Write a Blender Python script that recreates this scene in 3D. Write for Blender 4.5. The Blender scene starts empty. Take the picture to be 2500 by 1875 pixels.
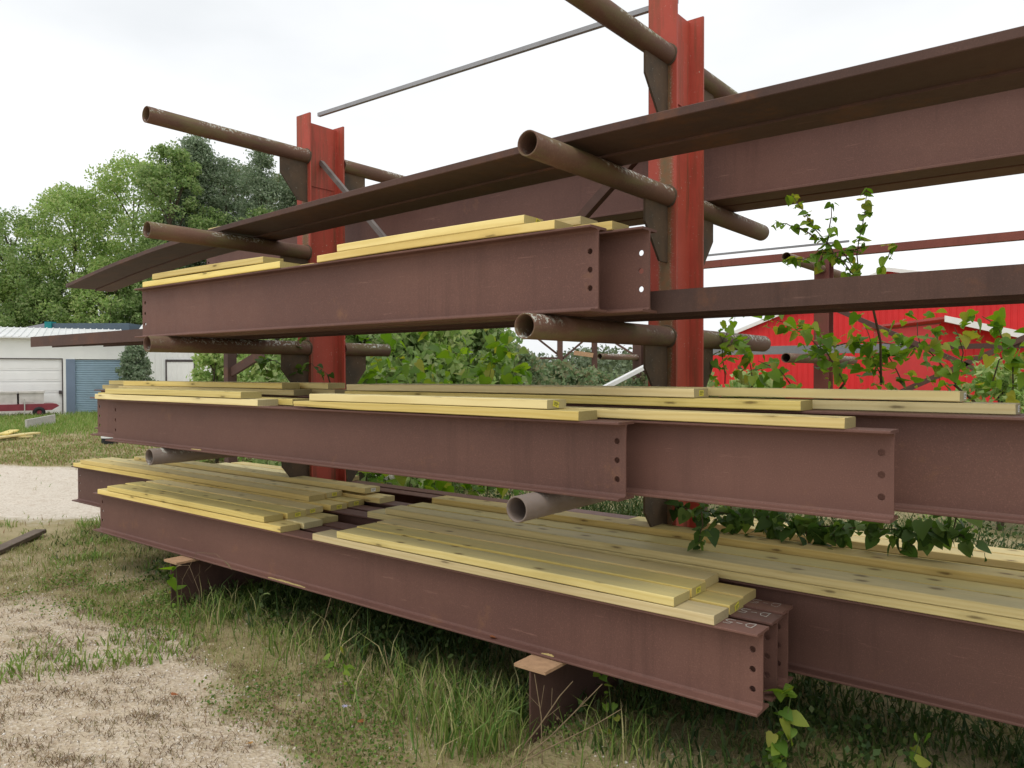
import bpy, bmesh, math, random
import numpy as np
from mathutils import Vector, Matrix, Euler

random.seed(7)
RNG = np.random.default_rng(11)
SC = bpy.context.scene
COL = SC.collection

# ---------------------------------------------------------------- camera
YAW, PITCH, ROLL = .6685, -.016, -.0018
EYE = Vector((0, 0, 1.65))
fw = Vector((-math.sin(YAW) * math.cos(PITCH), math.cos(YAW) * math.cos(PITCH), math.sin(PITCH)))
rt = Vector((math.cos(YAW), math.sin(YAW), 0))
up = rt.cross(fw)
rt2 = math.cos(ROLL) * rt + math.sin(ROLL) * up
up2 = -math.sin(ROLL) * rt + math.cos(ROLL) * up
cam = bpy.data.objects.new('camera', bpy.data.cameras.new('camera'))
COL.objects.link(cam)
m3 = Matrix((rt2, up2, -fw)).transposed()
cam.matrix_world = Matrix.Translation(EYE) @ m3.to_4x4()
cam.data.sensor_width = 36
cam.data.lens = 1880 / 2500 * 36
cam.data.clip_start = .05
cam.data.clip_end = 2000
SC.camera = cam

# ---------------------------------------------------------------- sky, sun, exposure
SUN_EL, SUN_AZ = 64, 163          # azimuth measured clockwise from +Y
world = bpy.data.worlds.new('World'); SC.world = world; world.use_nodes = True
wn, wl = world.node_tree.nodes, world.node_tree.links
wn.clear()
sky = wn.new('ShaderNodeTexSky'); sky.sky_type = 'NISHITA'; sky.sun_disc = False
sky.sun_elevation = math.radians(SUN_EL); sky.sun_rotation = math.radians(SUN_AZ)
sky.air_density = 1.0; sky.dust_density = 3.0
tcw = wn.new('ShaderNodeTexCoord')
mp = wn.new('ShaderNodeMapping'); mp.inputs['Scale'].default_value = (1.2, 1.2, 3.2)
nz = wn.new('ShaderNodeTexNoise'); nz.inputs['Scale'].default_value = 1.6; nz.inputs['Detail'].default_value = 5
rmp = wn.new('ShaderNodeValToRGB')
rmp.color_ramp.elements[0].position = .3; rmp.color_ramp.elements[0].color = (7.2, 7.4, 7.55, 1)
rmp.color_ramp.elements[1].position = .7; rmp.color_ramp.elements[1].color = (9.3, 9.35, 9.4, 1)
mxw = wn.new('ShaderNodeMix'); mxw.data_type = 'RGBA'; mxw.inputs['Factor'].default_value = .93
bg = wn.new('ShaderNodeBackground'); bg.inputs['Strength'].default_value = .1
wo = wn.new('ShaderNodeOutputWorld')
wl.new(tcw.outputs['Generated'], mp.inputs['Vector']); wl.new(mp.outputs['Vector'], nz.inputs['Vector'])
wl.new(nz.outputs['Fac'], rmp.inputs['Fac'])
wl.new(sky.outputs['Color'], mxw.inputs['A']); wl.new(rmp.outputs['Color'], mxw.inputs['B'])
wl.new(mxw.outputs['Result'], bg.inputs['Color']); wl.new(bg.outputs['Background'], wo.inputs['Surface'])

sun = bpy.data.objects.new('sun', bpy.data.lights.new('sun', 'SUN'))
sun.data.energy = 1.0; sun.data.angle = math.radians(35); sun.data.color = (1, .96, .88)
az, el = math.radians(SUN_AZ), math.radians(SUN_EL)
to_sun = Vector((math.sin(az) * math.cos(el), math.cos(az) * math.cos(el), math.sin(el)))
sun.rotation_euler = to_sun.to_track_quat('Z', 'Y').to_euler()
COL.objects.link(sun)
vs = SC.view_settings
vs.view_transform = 'Standard'; vs.look = 'None'; vs.gamma = 1; vs.use_curve_mapping = False
vs.exposure = .38
SC.cycles.max_bounces = 6
SC.cycles.use_denoising = True

# ================================================================ helpers
def W(d, l, z=0.0):
    """point at distance d ahead of the viewing place and l to its right"""
    return Vector((-.6197 * d + .7848 * l, .7848 * d + .6197 * l, z))

def WP(d, px, z=0.0):
    return W(d, (px - 1250) / 1880 * d, z)

def tag(o, label=None, cat=None, group=None, kind=None):
    if label: o['label'] = label
    if cat: o['category'] = cat
    if group: o['group'] = group
    if kind: o['kind'] = kind
    elif cat: o['kind'] = 'thing'
    return o

def empty(name, loc=(0, 0, 0), rz=0.0, parent=None):
    o = bpy.data.objects.new(name, None); COL.objects.link(o)
    o.empty_display_size = .1
    o.location = loc; o.rotation_euler = (0, 0, rz)
    if parent: o.parent = parent
    return o

def link(name, me, parent=None, loc=None, rot=None, scale=None):
    o = bpy.data.objects.new(name, me); COL.objects.link(o)
    if parent: o.parent = parent
    if loc is not None: o.location = loc
    if rot is not None: o.rotation_euler = rot
    if scale is not None: o.scale = scale
    return o

class MB:
    def __init__(s): s.v = []; s.f = []; s.sm = []
    def add(s, vs_, fs, smooth=False):
        b = len(s.v); s.v += [tuple(v) for v in vs_]
        s.f += [tuple(b + i for i in f) for f in fs]; s.sm += [smooth] * len(fs)
    def box(s, x0, x1, y0, y1, z0, z1):
        s.add([(x0, y0, z0), (x1, y0, z0), (x1, y1, z0), (x0, y1, z0), (x0, y0, z1), (x1, y0, z1), (x1, y1, z1), (x0, y1, z1)],
              [(0, 3, 2, 1), (4, 5, 6, 7), (0, 1, 5, 4), (1, 2, 6, 5), (2, 3, 7, 6), (3, 0, 4, 7)])
        return s
    def prism(s, prof, a0, a1, axis='X', smooth=False):
        """prof: ccw list of 2D points, extruded from a0 to a1 along the axis"""
        n = len(prof)
        def P(a, p):
            return {'X': (a, p[0], p[1]), 'Y': (p[0], a, p[1]), 'Z': (p[0], p[1], a)}[axis]
        vs_ = [P(a0, p) for p in prof] + [P(a1, p) for p in prof]
        fs = [(i, (i + 1) % n, n + (i + 1) % n, n + i) for i in range(n)]
        fs += [tuple(range(n))[::-1], tuple(range(n, 2 * n))]
        if axis == 'Y': fs = [f[::-1] for f in fs]
        s.add(vs_, fs, smooth); return s
    def tube(s, pts, rad, n=8, cap=True, smooth=True):
        pts = [Vector(p) for p in pts]
        if not hasattr(rad, '__len__'): rad = [rad] * len(pts)
        base = len(s.v); rings = []
        ref = None
        for i, p in enumerate(pts):
            t = (pts[min(i + 1, len(pts) - 1)] - pts[max(i - 1, 0)]).normalized()
            if ref is None:
                ref = Vector((0, 0, 1)) if abs(t.z) < .9 else Vector((1, 0, 0))
            a = t.cross(ref).normalized(); b = a.cross(t).normalized(); ref = b
            rings.append([p + rad[i] * (math.cos(2 * math.pi * k / n) * a + math.sin(2 * math.pi * k / n) * b) for k in range(n)])
        vs_ = [v for r in rings for v in r]; fs = []
        for i in range(len(pts) - 1):
            for k in range(n):
                k2 = (k + 1) % n
                fs.append((i * n + k, i * n + k2, (i + 1) * n + k2, (i + 1) * n + k))
        s.add(vs_, fs, smooth)
        if cap:
            s.add(rings[0], [tuple(range(n))]); s.add(rings[-1], [tuple(range(n))[::-1]])
        return s
    def mesh(s, name, mat):
        me = bpy.data.meshes.new(name); me.from_pydata(s.v, [], s.f); me.update()
        me.polygons.foreach_set('use_smooth', s.sm)
        bm = bmesh.new(); bm.from_mesh(me); bmesh.ops.recalc_face_normals(bm, faces=bm.faces); bm.to_mesh(me); bm.free()
        me.materials.append(mat); return me
    def build(s, name, mat, parent=None, loc=None, rot=None):
        return link(name, s.mesh(name, mat), parent, loc, rot)

def np_mesh(name, V, F, mat, smooth=False):
    """V (n,3), F (m,k) with k = 3 or 4"""
    me = bpy.data.meshes.new(name)
    k = F.shape[1]
    me.vertices.add(len(V)); me.vertices.foreach_set('co', np.ascontiguousarray(V, dtype=np.float32).ravel())
    me.loops.add(F.size); me.loops.foreach_set('vertex_index', np.ascontiguousarray(F, dtype=np.int32).ravel())
    me.polygons.add(len(F))
    me.polygons.foreach_set('loop_start', np.arange(0, F.size, k, dtype=np.int32))
    me.polygons.foreach_set('loop_total', np.full(len(F), k, dtype=np.int32))
    if smooth: me.polygons.foreach_set('use_smooth', np.ones(len(F), dtype=bool))
    me.update(calc_edges=True); me.validate()
    me.materials.append(mat); return me

# ================================================================ materials
class NT:
    def __init__(s, name):
        s.m = bpy.data.materials.new(name); s.m.use_nodes = True
        s.n, s.l = s.m.node_tree.nodes, s.m.node_tree.links
        s.b = s.n['Principled BSDF']; s.b.inputs['Roughness'].default_value = .7
        s.b.inputs['Specular IOR Level'].default_value = .3
    def set(s, k, v):
        if hasattr(v, 'is_linked') or isinstance(v, bpy.types.NodeSocket): s.l.new(v, s.b.inputs[k])
        else: s.b.inputs[k].default_value = v
    def node(s, t, **k):
        n = s.n.new('ShaderNode' + t)
        for a, b in k.items(): setattr(n, a, b)
        return n
    def put(s, sock, v):
        if isinstance(v, bpy.types.NodeSocket): s.l.new(v, sock)
        else: sock.default_value = v
    def obj(s): return s.node('TexCoord').outputs['Object']
    def rand(s): return s.node('ObjectInfo').outputs['Random']
    def map(s, vec, scale=(1, 1, 1), loc=(0, 0, 0)):
        n = s.node('Mapping'); s.l.new(vec, n.inputs['Vector']); n.inputs['Scale'].default_value = scale
        s.put(n.inputs['Location'], loc); return n.outputs['Vector']
    def noise(s, vec, scale, detail=3, rough=.55, dist=0):
        n = s.node('TexNoise'); s.l.new(vec, n.inputs['Vector']); n.inputs['Scale'].default_value = scale
        n.inputs['Detail'].default_value = detail; n.inputs['Roughness'].default_value = rough; n.inputs['Distortion'].default_value = dist
        return n.outputs['Fac']
    def ramp(s, fac, *stops):
        n = s.node('ValToRGB'); s.l.new(fac, n.inputs['Fac']); e = n.color_ramp.elements
        while len(e) < len(stops): e.new(.5)
        for el_, (p, c) in zip(e, stops):
            el_.position = p; el_.color = (c[0], c[1], c[2], 1) if hasattr(c, '__len__') else (c, c, c, 1)
        return n.outputs['Color']
    def mix(s, f, a, b, mode='MIX'):
        n = s.node('Mix', data_type='RGBA', blend_type=mode); n.clamp_factor = True
        s.put(n.inputs['Factor'], f)
        for k, v in (('A', a), ('B', b)):
            if isinstance(v, bpy.types.NodeSocket): s.l.new(v, n.inputs[k])
            else: n.inputs[k].default_value = (*v, 1)
        return n.outputs['Result']
    def math(s, op, a, b=0.0, c=0.0):
        n = s.node('Math', operation=op)
        for i, v in enumerate((a, b, c)): s.put(n.inputs[i], v)
        return n.outputs[0]
    def bump(s, h, strength=.3, dist=.01):
        n = s.node('Bump'); s.l.new(h, n.inputs['Height']); n.inputs['Strength'].default_value = strength; n.inputs['Distance'].default_value = dist
        s.l.new(n.outputs['Normal'], s.b.inputs['Normal'])
    def shifted(s, k=37.0):
        """object coordinates moved by a per-object random amount so copies differ"""
        r = s.rand(); c = s.node('CombineXYZ')
        for i, f in enumerate((k, k * .61, k * .37)): s.put(c.inputs[i], s.math('MULTIPLY', r, f))
        a = s.node('VectorMath', operation='ADD'); s.l.new(s.obj(), a.inputs[0]); s.l.new(c.outputs[0], a.inputs[1])
        return a.outputs[0]

def steel(name, base, dark, rustc, rust_at=.64, rough=.62):
    t = NT(name); v = t.shifted()
    big = t.noise(v, 1.1, 4, .6); streak = t.noise(t.map(v, (1.5, 14, 14)), 1.0, 4, .6)
    fine = t.noise(v, 230, 2, .6); med = t.noise(v, 24, 4, .65)
    c = t.mix(t.ramp(big, (.32, 0), (.7, 1)), base, dark)
    c = t.mix(t.math('MULTIPLY', t.ramp(streak, (.45, 0), (.75, 1)), .3), c, dark)
    c = t.mix(t.math('MULTIPLY', t.ramp(fine, (.56, 0), (.72, 1)), .32), c, tuple(min(1, x * 1.9) for x in base))
    c = t.mix(t.math('MULTIPLY', t.ramp(fine, (.28, 1), (.42, 0)), .35), c, tuple(x * .55 for x in base))
    ru = t.noise(v, 2.3, 6, .7)
    c = t.mix(t.math('MULTIPLY', t.ramp(ru, (rust_at, 0), (rust_at + .13, 1)), t.math('MULTIPLY', t.ramp(med, (.35, .15), (.6, .8)), .75)), c, rustc)
    # water runs down the web, and scuffed pale rubs
    run = t.noise(t.map(v, (11, 11, .9)), 1.0, 5, .7); patch = t.noise(v, .8, 3, .5)
    c = t.mix(t.math('MULTIPLY', t.ramp(run, (.5, 0), (.72, 1)), t.math('MULTIPLY', t.ramp(patch, (.42, 0), (.62, 1)), .55)), c, tuple(x * .62 for x in dark))
    scuff = t.noise(t.map(v, (2.2, 26, 26)), 1.3, 6, .75)
    c = t.mix(t.math('MULTIPLY', t.ramp(scuff, (.63, 0), (.70, 1)), .45), c, tuple(min(1, x * 1.75 + .02) for x in base))
    br = t.math('ADD', t.math('MULTIPLY', t.rand(), .30), .86)
    hs = t.node('HueSaturation'); t.put(hs.inputs['Value'], br); t.l.new(c, hs.inputs['Color'])
    t.set('Base Color', hs.outputs['Color']); t.set('Roughness', t.math('ADD', t.math('MULTIPLY', med, .2), rough - .1))
    t.bump(t.math('ADD', t.math('MULTIPLY', fine, .5), med), .12, .004)
    return t.m

PRIMER = steel('brown_primer', (.158, .079, .060), (.118, .058, .046), (.28, .14, .065), .62)
RUSTY = steel('dark_rusty_steel', (.110, .058, .044), (.070, .040, .033), (.19, .08, .038), .54, .7)
GREY_STEEL = steel('grey_steel', (.30, .31, .33), (.22, .22, .23), (.22, .12, .07), .62, .5)

def red_primer():
    t = NT('red_column_primer'); v = t.obj()
    big = t.noise(v, 1.7, 5, .6); st = t.noise(t.map(v, (9, 9, .7)), 1.5, 5, .65)
    c = t.mix(t.ramp(big, (.35, 0), (.7, 1)), (.47, .088, .055), (.37, .062, .042))
    c = t.mix(t.math('MULTIPLY', t.ramp(st, (.5, 0), (.68, 1)), .8), c, (.15, .07, .035))
    sp = t.noise(v, 75, 3, .6); mk = t.noise(v, 3.2, 4, .6)
    c = t.mix(t.math('MULTIPLY', t.ramp(sp, (.66, 0), (.71, 1)), t.ramp(mk, (.42, 0), (.6, 1))), c, (.45, .43, .36))
    # dirt and moss washed down the middle of the front flange
    sx = t.node('SeparateXYZ'); t.l.new(v, sx.inputs[0]); gn = t.node('NewGeometry'); sn = t.node('SeparateXYZ'); t.l.new(gn.outputs['Normal'], sn.inputs[0])
    mid = t.math('ABSOLUTE', t.math('SUBTRACT', t.math('ADD', sx.outputs[0], t.math('MULTIPLY', t.math('SUBTRACT', t.noise(t.map(v, (1, 1, .35)), 9, 4), .5), .05)), .02))
    stain = t.math('MULTIPLY', t.math('LESS_THAN', sx.outputs[1], -.1), t.ramp(mid, (.03, 1), (.048, 0)))
    zf = t.ramp(t.math('DIVIDE', sx.outputs[2], 3.75), (.88, 1), (.92, 0))
    c = t.mix(t.math('MULTIPLY', t.math('MULTIPLY', stain, zf), .9), c, t.mix(t.ramp(t.noise(v, 30, 4), (.4, 0), (.6, 1)), (.20, .11, .05), (.15, .12, .06)))
    front = t.math('LESS_THAN', sx.outputs[1], -.1)
    edge = t.math('MULTIPLY', t.math('MULTIPLY', t.ramp(mid, (.018, 0), (.034, 1), (.06, 0)), zf), t.math('MULTIPLY', front, t.ramp(t.noise(v, 130, 5, .75), (.56, 0), (.62, 1))))
    c = t.mix(t.math('MULTIPLY', edge, t.ramp(t.math('MULTIPLY', sn.outputs[1], -1), (.5, 0), (.8, 1))), c, (.42, .41, .33))
    t.set('Base Color', c); t.set('Roughness', .6); t.bump(t.noise(v, 60, 4, .6), .15, .004)
    return t.m
RED_COL = red_primer()

def pipe_mat(name='lichen_pipe', c1=(.17, .09, .06), c2=(.11, .062, .045), c3=(.15, .135, .055)):
    t = NT(name); v = t.shifted(5)
    a = t.noise(v, 2.4, 5, .6); b = t.noise(t.map(v, (6, 1.2, 6)), 2.2, 4, .6); f = t.noise(v, 90, 3, .6)
    c = t.mix(t.ramp(a, (.3, 0), (.7, 1)), c1, c2)
    c = t.mix(t.math('MULTIPLY', t.ramp(b, (.46, 0), (.66, 1)), .7), c, c3)
    c = t.mix(t.math('MULTIPLY', t.ramp(f, (.5, 0), (.7, 1)), .3), c, (.22, .14, .09))
    g = t.node('NewGeometry'); s = t.node('SeparateXYZ'); t.l.new(g.outputs['Normal'], s.inputs[0])
    upm = t.ramp(s.outputs[2], (.05, 0), (.5, 1))
    li = t.math('MULTIPLY', t.ramp(t.noise(v, 46, 5, .7), (.53, 0), (.57, 1)), t.ramp(t.noise(v, 3.2, 3, .6), (.44, 0), (.54, 1)))
    c = t.mix(t.math('MULTIPLY', li, upm), c, (.5, .52, .46))
    t.set('Base Color', c); t.set('Roughness', .75); t.bump(t.noise(v, 70, 4, .65), .25, .004)
    return t.m
PIPE = pipe_mat()
PIPE_GREY = pipe_mat('bare_grey_pipe', (.24, .20, .175), (.17, .135, .115), (.16, .12, .09))

def gusset_mat():
    t = NT('stained_gusset'); v = t.obj()
    c = t.mix(t.ramp(t.noise(v, 6, 5, .6), (.35, 0), (.65, 1)), (.115, .075, .045), (.065, .05, .035))
    c = t.mix(t.ramp(t.noise(v, 80, 3, .6), (.68, 0), (.74, 1)), c, (.36, .36, .30))
    t.set('Base Color', c); t.set('Roughness', .8); return t.m
GUSSET = gusset_mat()
DULL_RED = steel('dull_red_steel', (.23, .07, .05), (.15, .05, .04), (.16, .08, .045), .55, .7)

def wood(name, light, mid, grey, greyamt):
    t = NT(name); v = t.shifted(23)
    # growth rings round an axis beside the board
    r = t.rand(); off = t.node('CombineXYZ')
    t.put(off.inputs[1], t.math('SUBTRACT', t.math('MULTIPLY', r, .16), .08)); t.put(off.inputs[2], t.math('MULTIPLY', r, -.09))
    ad = t.node('VectorMath', operation='ADD'); t.l.new(t.obj(), ad.inputs[0]); t.l.new(off.outputs[0], ad.inputs[1])
    wob = t.node('TexNoise'); t.l.new(t.map(v, (.9, 5, 5)), wob.inputs['Vector']); wob.inputs['Scale'].default_value = 1.0; wob.inputs['Detail'].default_value = 3
    ws = t.node('VectorMath', operation='MULTIPLY_ADD'); t.l.new(wob.outputs['Color'], ws.inputs[0]); ws.inputs[1].default_value = (.0, .055, .055); t.l.new(ad.outputs[0], ws.inputs[2])
    wv = t.node('TexWave', wave_type='RINGS', rings_direction='X'); t.l.new(ws.outputs[0], wv.inputs['Vector'])
    wv.inputs['Scale'].default_value = 20; wv.inputs['Distortion'].default_value = .6; wv.inputs['Detail'].default_value = 2
    ring = wv.outputs['Fac']
    c = t.mix(t.math('MULTIPLY', t.ramp(ring, (.35, 0), (.95, 1)), .6), light, mid)
    big = t.noise(t.map(v, (.8, 5, 5)), 1.3, 4, .6)
    c = t.mix(t.math('MULTIPLY', t.ramp(big, (.4, 0), (.75, 1)), .45), c, tuple(x * .82 for x in mid))
    # upper faces: weathering plus shade painted into the colour, broken up by noise
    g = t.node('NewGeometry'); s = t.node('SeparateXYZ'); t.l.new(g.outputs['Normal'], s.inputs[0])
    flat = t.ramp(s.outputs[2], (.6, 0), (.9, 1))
    dirt_shade = t.noise(t.map(v, (1.2, 9, 9)), 1.6, 5, .65)
    c = t.mix(t.math('MULTIPLY', flat, t.math('MULTIPLY', t.ramp(dirt_shade, (.3, .35), (.7, 1)), greyamt)), c, grey)
    # end grain
    ax = t.math('ABSOLUTE', s.outputs[0])
    c = t.mix(t.math('MULTIPLY', t.ramp(ax, (.8, 0), (.95, 1)), .75), c, tuple(x * .62 for x in grey))
    # knots: on the wide faces, and smaller ones on the narrow edges
    sw = t.node('SeparateXYZ'); t.l.new(v, sw.inputs[0]); sxz = t.node('CombineXYZ'); t.l.new(sw.outputs[0], sxz.inputs[0]); t.l.new(sw.outputs[2], sxz.inputs[1])
    side = t.ramp(t.math('ABSOLUTE', s.outputs[1]), (.6, 0), (.9, 1))
    for vec, sc_, face, rad in ((v, (3.2, 6.0, 1), flat, 1.5), (sxz.outputs[0], (1.9, 9, 1), side, .9)):
        vo = t.node('TexVoronoi'); vo.voronoi_dimensions = '2D'; t.l.new(t.map(vec, sc_), vo.inputs['Vector']); vo.inputs['Scale'].default_value = 1
        kd = t.math('ADD', vo.outputs['Distance'], t.math('MULTIPLY', t.math('SUBTRACT', t.noise(v, 34, 2), .5), .06))
        c = t.mix(t.math('MULTIPLY', face, t.ramp(kd, (.025 * rad, .92), (.075 * rad, 0))), c, (.085, .045, .02))
        c = t.mix(t.math('MULTIPLY', face, t.math('MULTIPLY', t.ramp(kd, (.05, .7), (.19, 0)), .55)), c, tuple(x * .62 for x in mid))
    hs = t.node('HueSaturation'); t.put(hs.inputs['Value'], t.math('ADD', t.math('MULTIPLY', t.rand(), .32), .78)); t.put(hs.inputs['Hue'], t.math('ADD', t.math('MULTIPLY', t.math('FRACT', t.math('MULTIPLY', t.rand(), 7.3)), .012), .4955)); t.put(hs.inputs['Saturation'], t.math('ADD', t.math('MULTIPLY', t.math('FRACT', t.math('MULTIPLY', t.rand(), 13.7)), .28), .84)); t.l.new(c, hs.inputs['Color'])
    t.set('Base Color', hs.outputs['Color']); t.set('Roughness', .72)
    t.bump(t.math('ADD', ring, t.noise(t.map(v, (8, 160, 160)), 1, 2)), .12, .002)
    return t.m
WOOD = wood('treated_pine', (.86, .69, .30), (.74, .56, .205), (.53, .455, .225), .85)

def leafmat(name, cols, trans=.45, island=True):
    t = NT(name)
    r = t.node('NewGeometry').outputs['Random Per Island'] if island else t.rand()
    n = len(cols); c = t.ramp(r, *[((i + .5) / n, k) for i, k in enumerate(cols)])
    t.set('Base Color', c); t.set('Roughness', .55)
    tr = t.node('BsdfTranslucent'); hs = t.node('HueSaturation'); hs.inputs['Saturation'].default_value = 1.15; hs.inputs['Value'].default_value = 1.3
    t.l.new(c, hs.inputs['Color']); t.l.new(hs.outputs['Color'], tr.inputs['Color'])
    ms = t.node('MixShader'); ms.inputs[0].default_value = trans
    t.l.new(t.b.outputs[0], ms.inputs[1]); t.l.new(tr.outputs[0], ms.inputs[2])
    t.l.new(ms.outputs[0], t.n['Material Output'].inputs['Surface'])
    return t.m
LEAF_BRIGHT = leafmat('bright_leaves', [(.24, .36, .11), (.30, .43, .14), (.37, .48, .18), (.44, .50, .22)])
LEAF_MID = leafmat('mid_leaves', [(.17, .26, .09), (.22, .33, .11), (.28, .38, .15), (.34, .41, .19)])
LEAF_DARK = leafmat('dark_leaves', [(.15, .21, .125), (.20, .265, .16), (.25, .31, .20), (.33, .39, .28)], .45)
LEAF_GREY = leafmat('willow_leaves', [(.13, .20, .09), (.18, .25, .12), (.24, .30, .17), (.27, .25, .14)], .4)
LEAF_BROWN = leafmat('brown_leaves', [(.16, .09, .045), (.22, .13, .06), (.15, .12, .05), (.10, .12, .03)], .2)
LEAF_VINE = leafmat('vine_leaves', [(.11, .21, .03), (.14, .26, .04), (.18, .30, .045), (.21, .34, .05), (.26, .36, .06), (.36, .36, .07)], .5, island=False)
LEAF_VINE_SHADED = leafmat('shade_painted_vine_leaves', [(.05, .10, .022), (.07, .135, .028), (.095, .17, .035), (.14, .22, .045)], .35, island=False)  # darker copy of the vine leaves, shade painted into their colour
LEAF_FAR = leafmat('far_leaves', [(.13, .17, .10), (.15, .20, .11), (.18, .22, .13)], .2)
GRASS = leafmat('grass_blades', [(.08, .16, .03), (.12, .21, .04), (.16, .25, .05), (.21, .28, .065), (.26, .29, .09), (.40, .35, .17)], .25)
SHADE_TINT_GRASS = leafmat('shade_tint_grass_blades', [(.035, .07, .018), (.05, .09, .02), (.065, .11, .025), (.09, .12, .035)], .2)  # greens darkened to put the under-rack shade into the blade colour
GRASS_SHORT = leafmat('short_turf', [(.14, .22, .045), (.19, .26, .06), (.26, .28, .085), (.36, .33, .15), (.48, .40, .25), (.28, .18, .10)], .2)
GRASS_LAWN = leafmat('lawn_blades', [(.13, .23, .04), (.17, .28, .055), (.22, .31, .075), (.31, .33, .12)], .25)
LOW_WEED = leafmat('low_weed_leaves', [(.08, .16, .03), (.12, .21, .04), (.17, .26, .055), (.25, .29, .09), (.30, .22, .12)], .3)
STRAW = leafmat('dead_grass', [(.16, .10, .06), (.24, .16, .09), (.33, .24, .14), (.17, .16, .06), (.14, .09, .055)], .15)

def plain(name, col, rough=.6, var=.12, scale=8, metal=0):
    t = NT(name); v = t.obj()
    c = t.mix(t.ramp(t.noise(v, scale, 5, .6), (.3, 0), (.7, 1)), col, tuple(x * (1 - var * 2) for x in col))
    t.set('Base Color', c); t.set('Roughness', rough); t.b.inputs['Metallic'].default_value = metal
    t.bump(t.noise(v, scale * 9, 3), .08, .004); return t.m
WHITE_WALL = plain('white_painted_wall', (.88, .89, .86), .55, .05, 1.2)
WHITE_DOOR = plain('white_door_paint', (.88, .88, .86), .5, .03, 2)
WHITE_ROOF = plain('white_metal_roof', (.78, .79, .79), .4, .06, 1)
WHITE_TRIM = plain('white_trim', (.80, .80, .79), .5, .04, 4)
BLUE_WALL = plain('slate_blue_panel', (.19, .25, .34), .55, .08, 2)
BLUE_DOOR = plain('blue_roll_door', (.36, .50, .60), .45, .08, 3)
TEAL = plain('teal_trim', (.02, .25, .26), .5, .1, 3)
GREY_ROOF = plain('grey_metal_roof', (.33, .33, .38), .45, .08, 1)
DARK_ROOF = plain('slate_metal_roof', (.10, .14, .18), .45, .08, 1)
BARN_RED = plain('barn_red_metal', (.70, .030, .032), .5, .10, .5)
BARN_ROOF = plain('red_metal_roof', (.48, .06, .05), .45, .08, 1)
DARK = plain('black_rubber', (.02, .02, .02), .7, .1, 10)
FRAME_DARK = plain('dark_door_frame', (.09, .075, .075), .6, .1, 6)
BARK = plain('bark', (.12, .09, .065), .9, .25, 12)
STEM = plain('vine_stem', (.10, .075, .04), .8, .2, 25)
STEM_GREEN = plain('green_stem', (.13, .18, .05), .7, .2, 25)
DRY_STALK = plain('dry_stalk', (.24, .175, .10), .8, .25, 25)
TAG_Y = plain('yellow_tag', (.72, .66, .08), .5, .04, 30)
TAG_W = plain('white_tag', (.75, .77, .75), .5, .04, 30)
INK = plain('tag_ink', (.12, .12, .05), .6, .05, 30)
CHALK = plain('chalk', (.62, .60, .54), .9, .2, 200)
BOX_GREY = plain('dusty_white_box', (.66, .63, .59), .6, .12, 5)
RED_PAINT = plain('faded_red_paint', (.27, .05, .065), .5, .12, 6)
GREY_PLANK = plain('weathered_plank', (.17, .13, .10), .85, .2, 9)
BRACE = plain('dull_brace_steel', (.20, .17, .155), .7, .2, 9)
PALE_PLANK = plain('pale_plank', (.52, .50, .46), .8, .12, 9)
ORANGE_RUST = plain('orange_rust_plate', (.50, .31, .18), .85, .14, 22)
STONE = leafmat('limestone_chips', [(.50, .41, .31), (.58, .50, .40), (.68, .61, .52), (.40, .31, .23), (.72, .68, .62)], .0)
DEADLEAF = leafmat('fallen_leaf_colours', [(.32, .12, .05), (.25, .10, .06), (.42, .22, .06)], .1, island=False)
FLOWER = plain('pale_blue_petal', (.50, .48, .72), .6, .05, 30)
SAWDUST = plain('sawdust', (.62, .48, .20), .95, .25, 120)

# ================================================================ ground
def smooth(a, b, x):
    t = np.clip((x - a) / (b - a), 0, 1); return t * t * (3 - 2 * t)
_G = RNG.normal(size=(64, 64))
def vnoise(x, y, s, seed=0):
    """cheap tiling value noise, -1..1-ish"""
    x = np.asarray(x) * s + seed * 17.3; y = np.asarray(y) * s + seed * 9.7
    xi = np.floor(x).astype(int); yi = np.floor(y).astype(int); fx = x - xi; fy = y - yi
    fx = fx * fx * (3 - 2 * fx); fy = fy * fy * (3 - 2 * fy)
    g = lambda a, b: _G[a % 64, b % 64]
    return (g(xi, yi) * (1 - fx) + g(xi + 1, yi) * fx) * (1 - fy) + (g(xi, yi + 1) * (1 - fx) + g(xi + 1, yi + 1) * fx) * fy
def fbm(x, y, s, seed=0): return (vnoise(x, y, s, seed) + .5 * vnoise(x, y, s * 2.1, seed + 3) + .25 * vnoise(x, y, s * 4.3, seed + 5)) / 1.75
def ground_z(x, y):
    d = -.6197 * x + .7848 * y
    near = 1 - smooth(12, 30, np.abs(d))
    return near * (.022 * fbm(x, y, 1.1, 1) + .008 * fbm(x, y, 5, 2)) + .03 * smooth(1.9, 3.2, y) * near * (y < 8)
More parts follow.
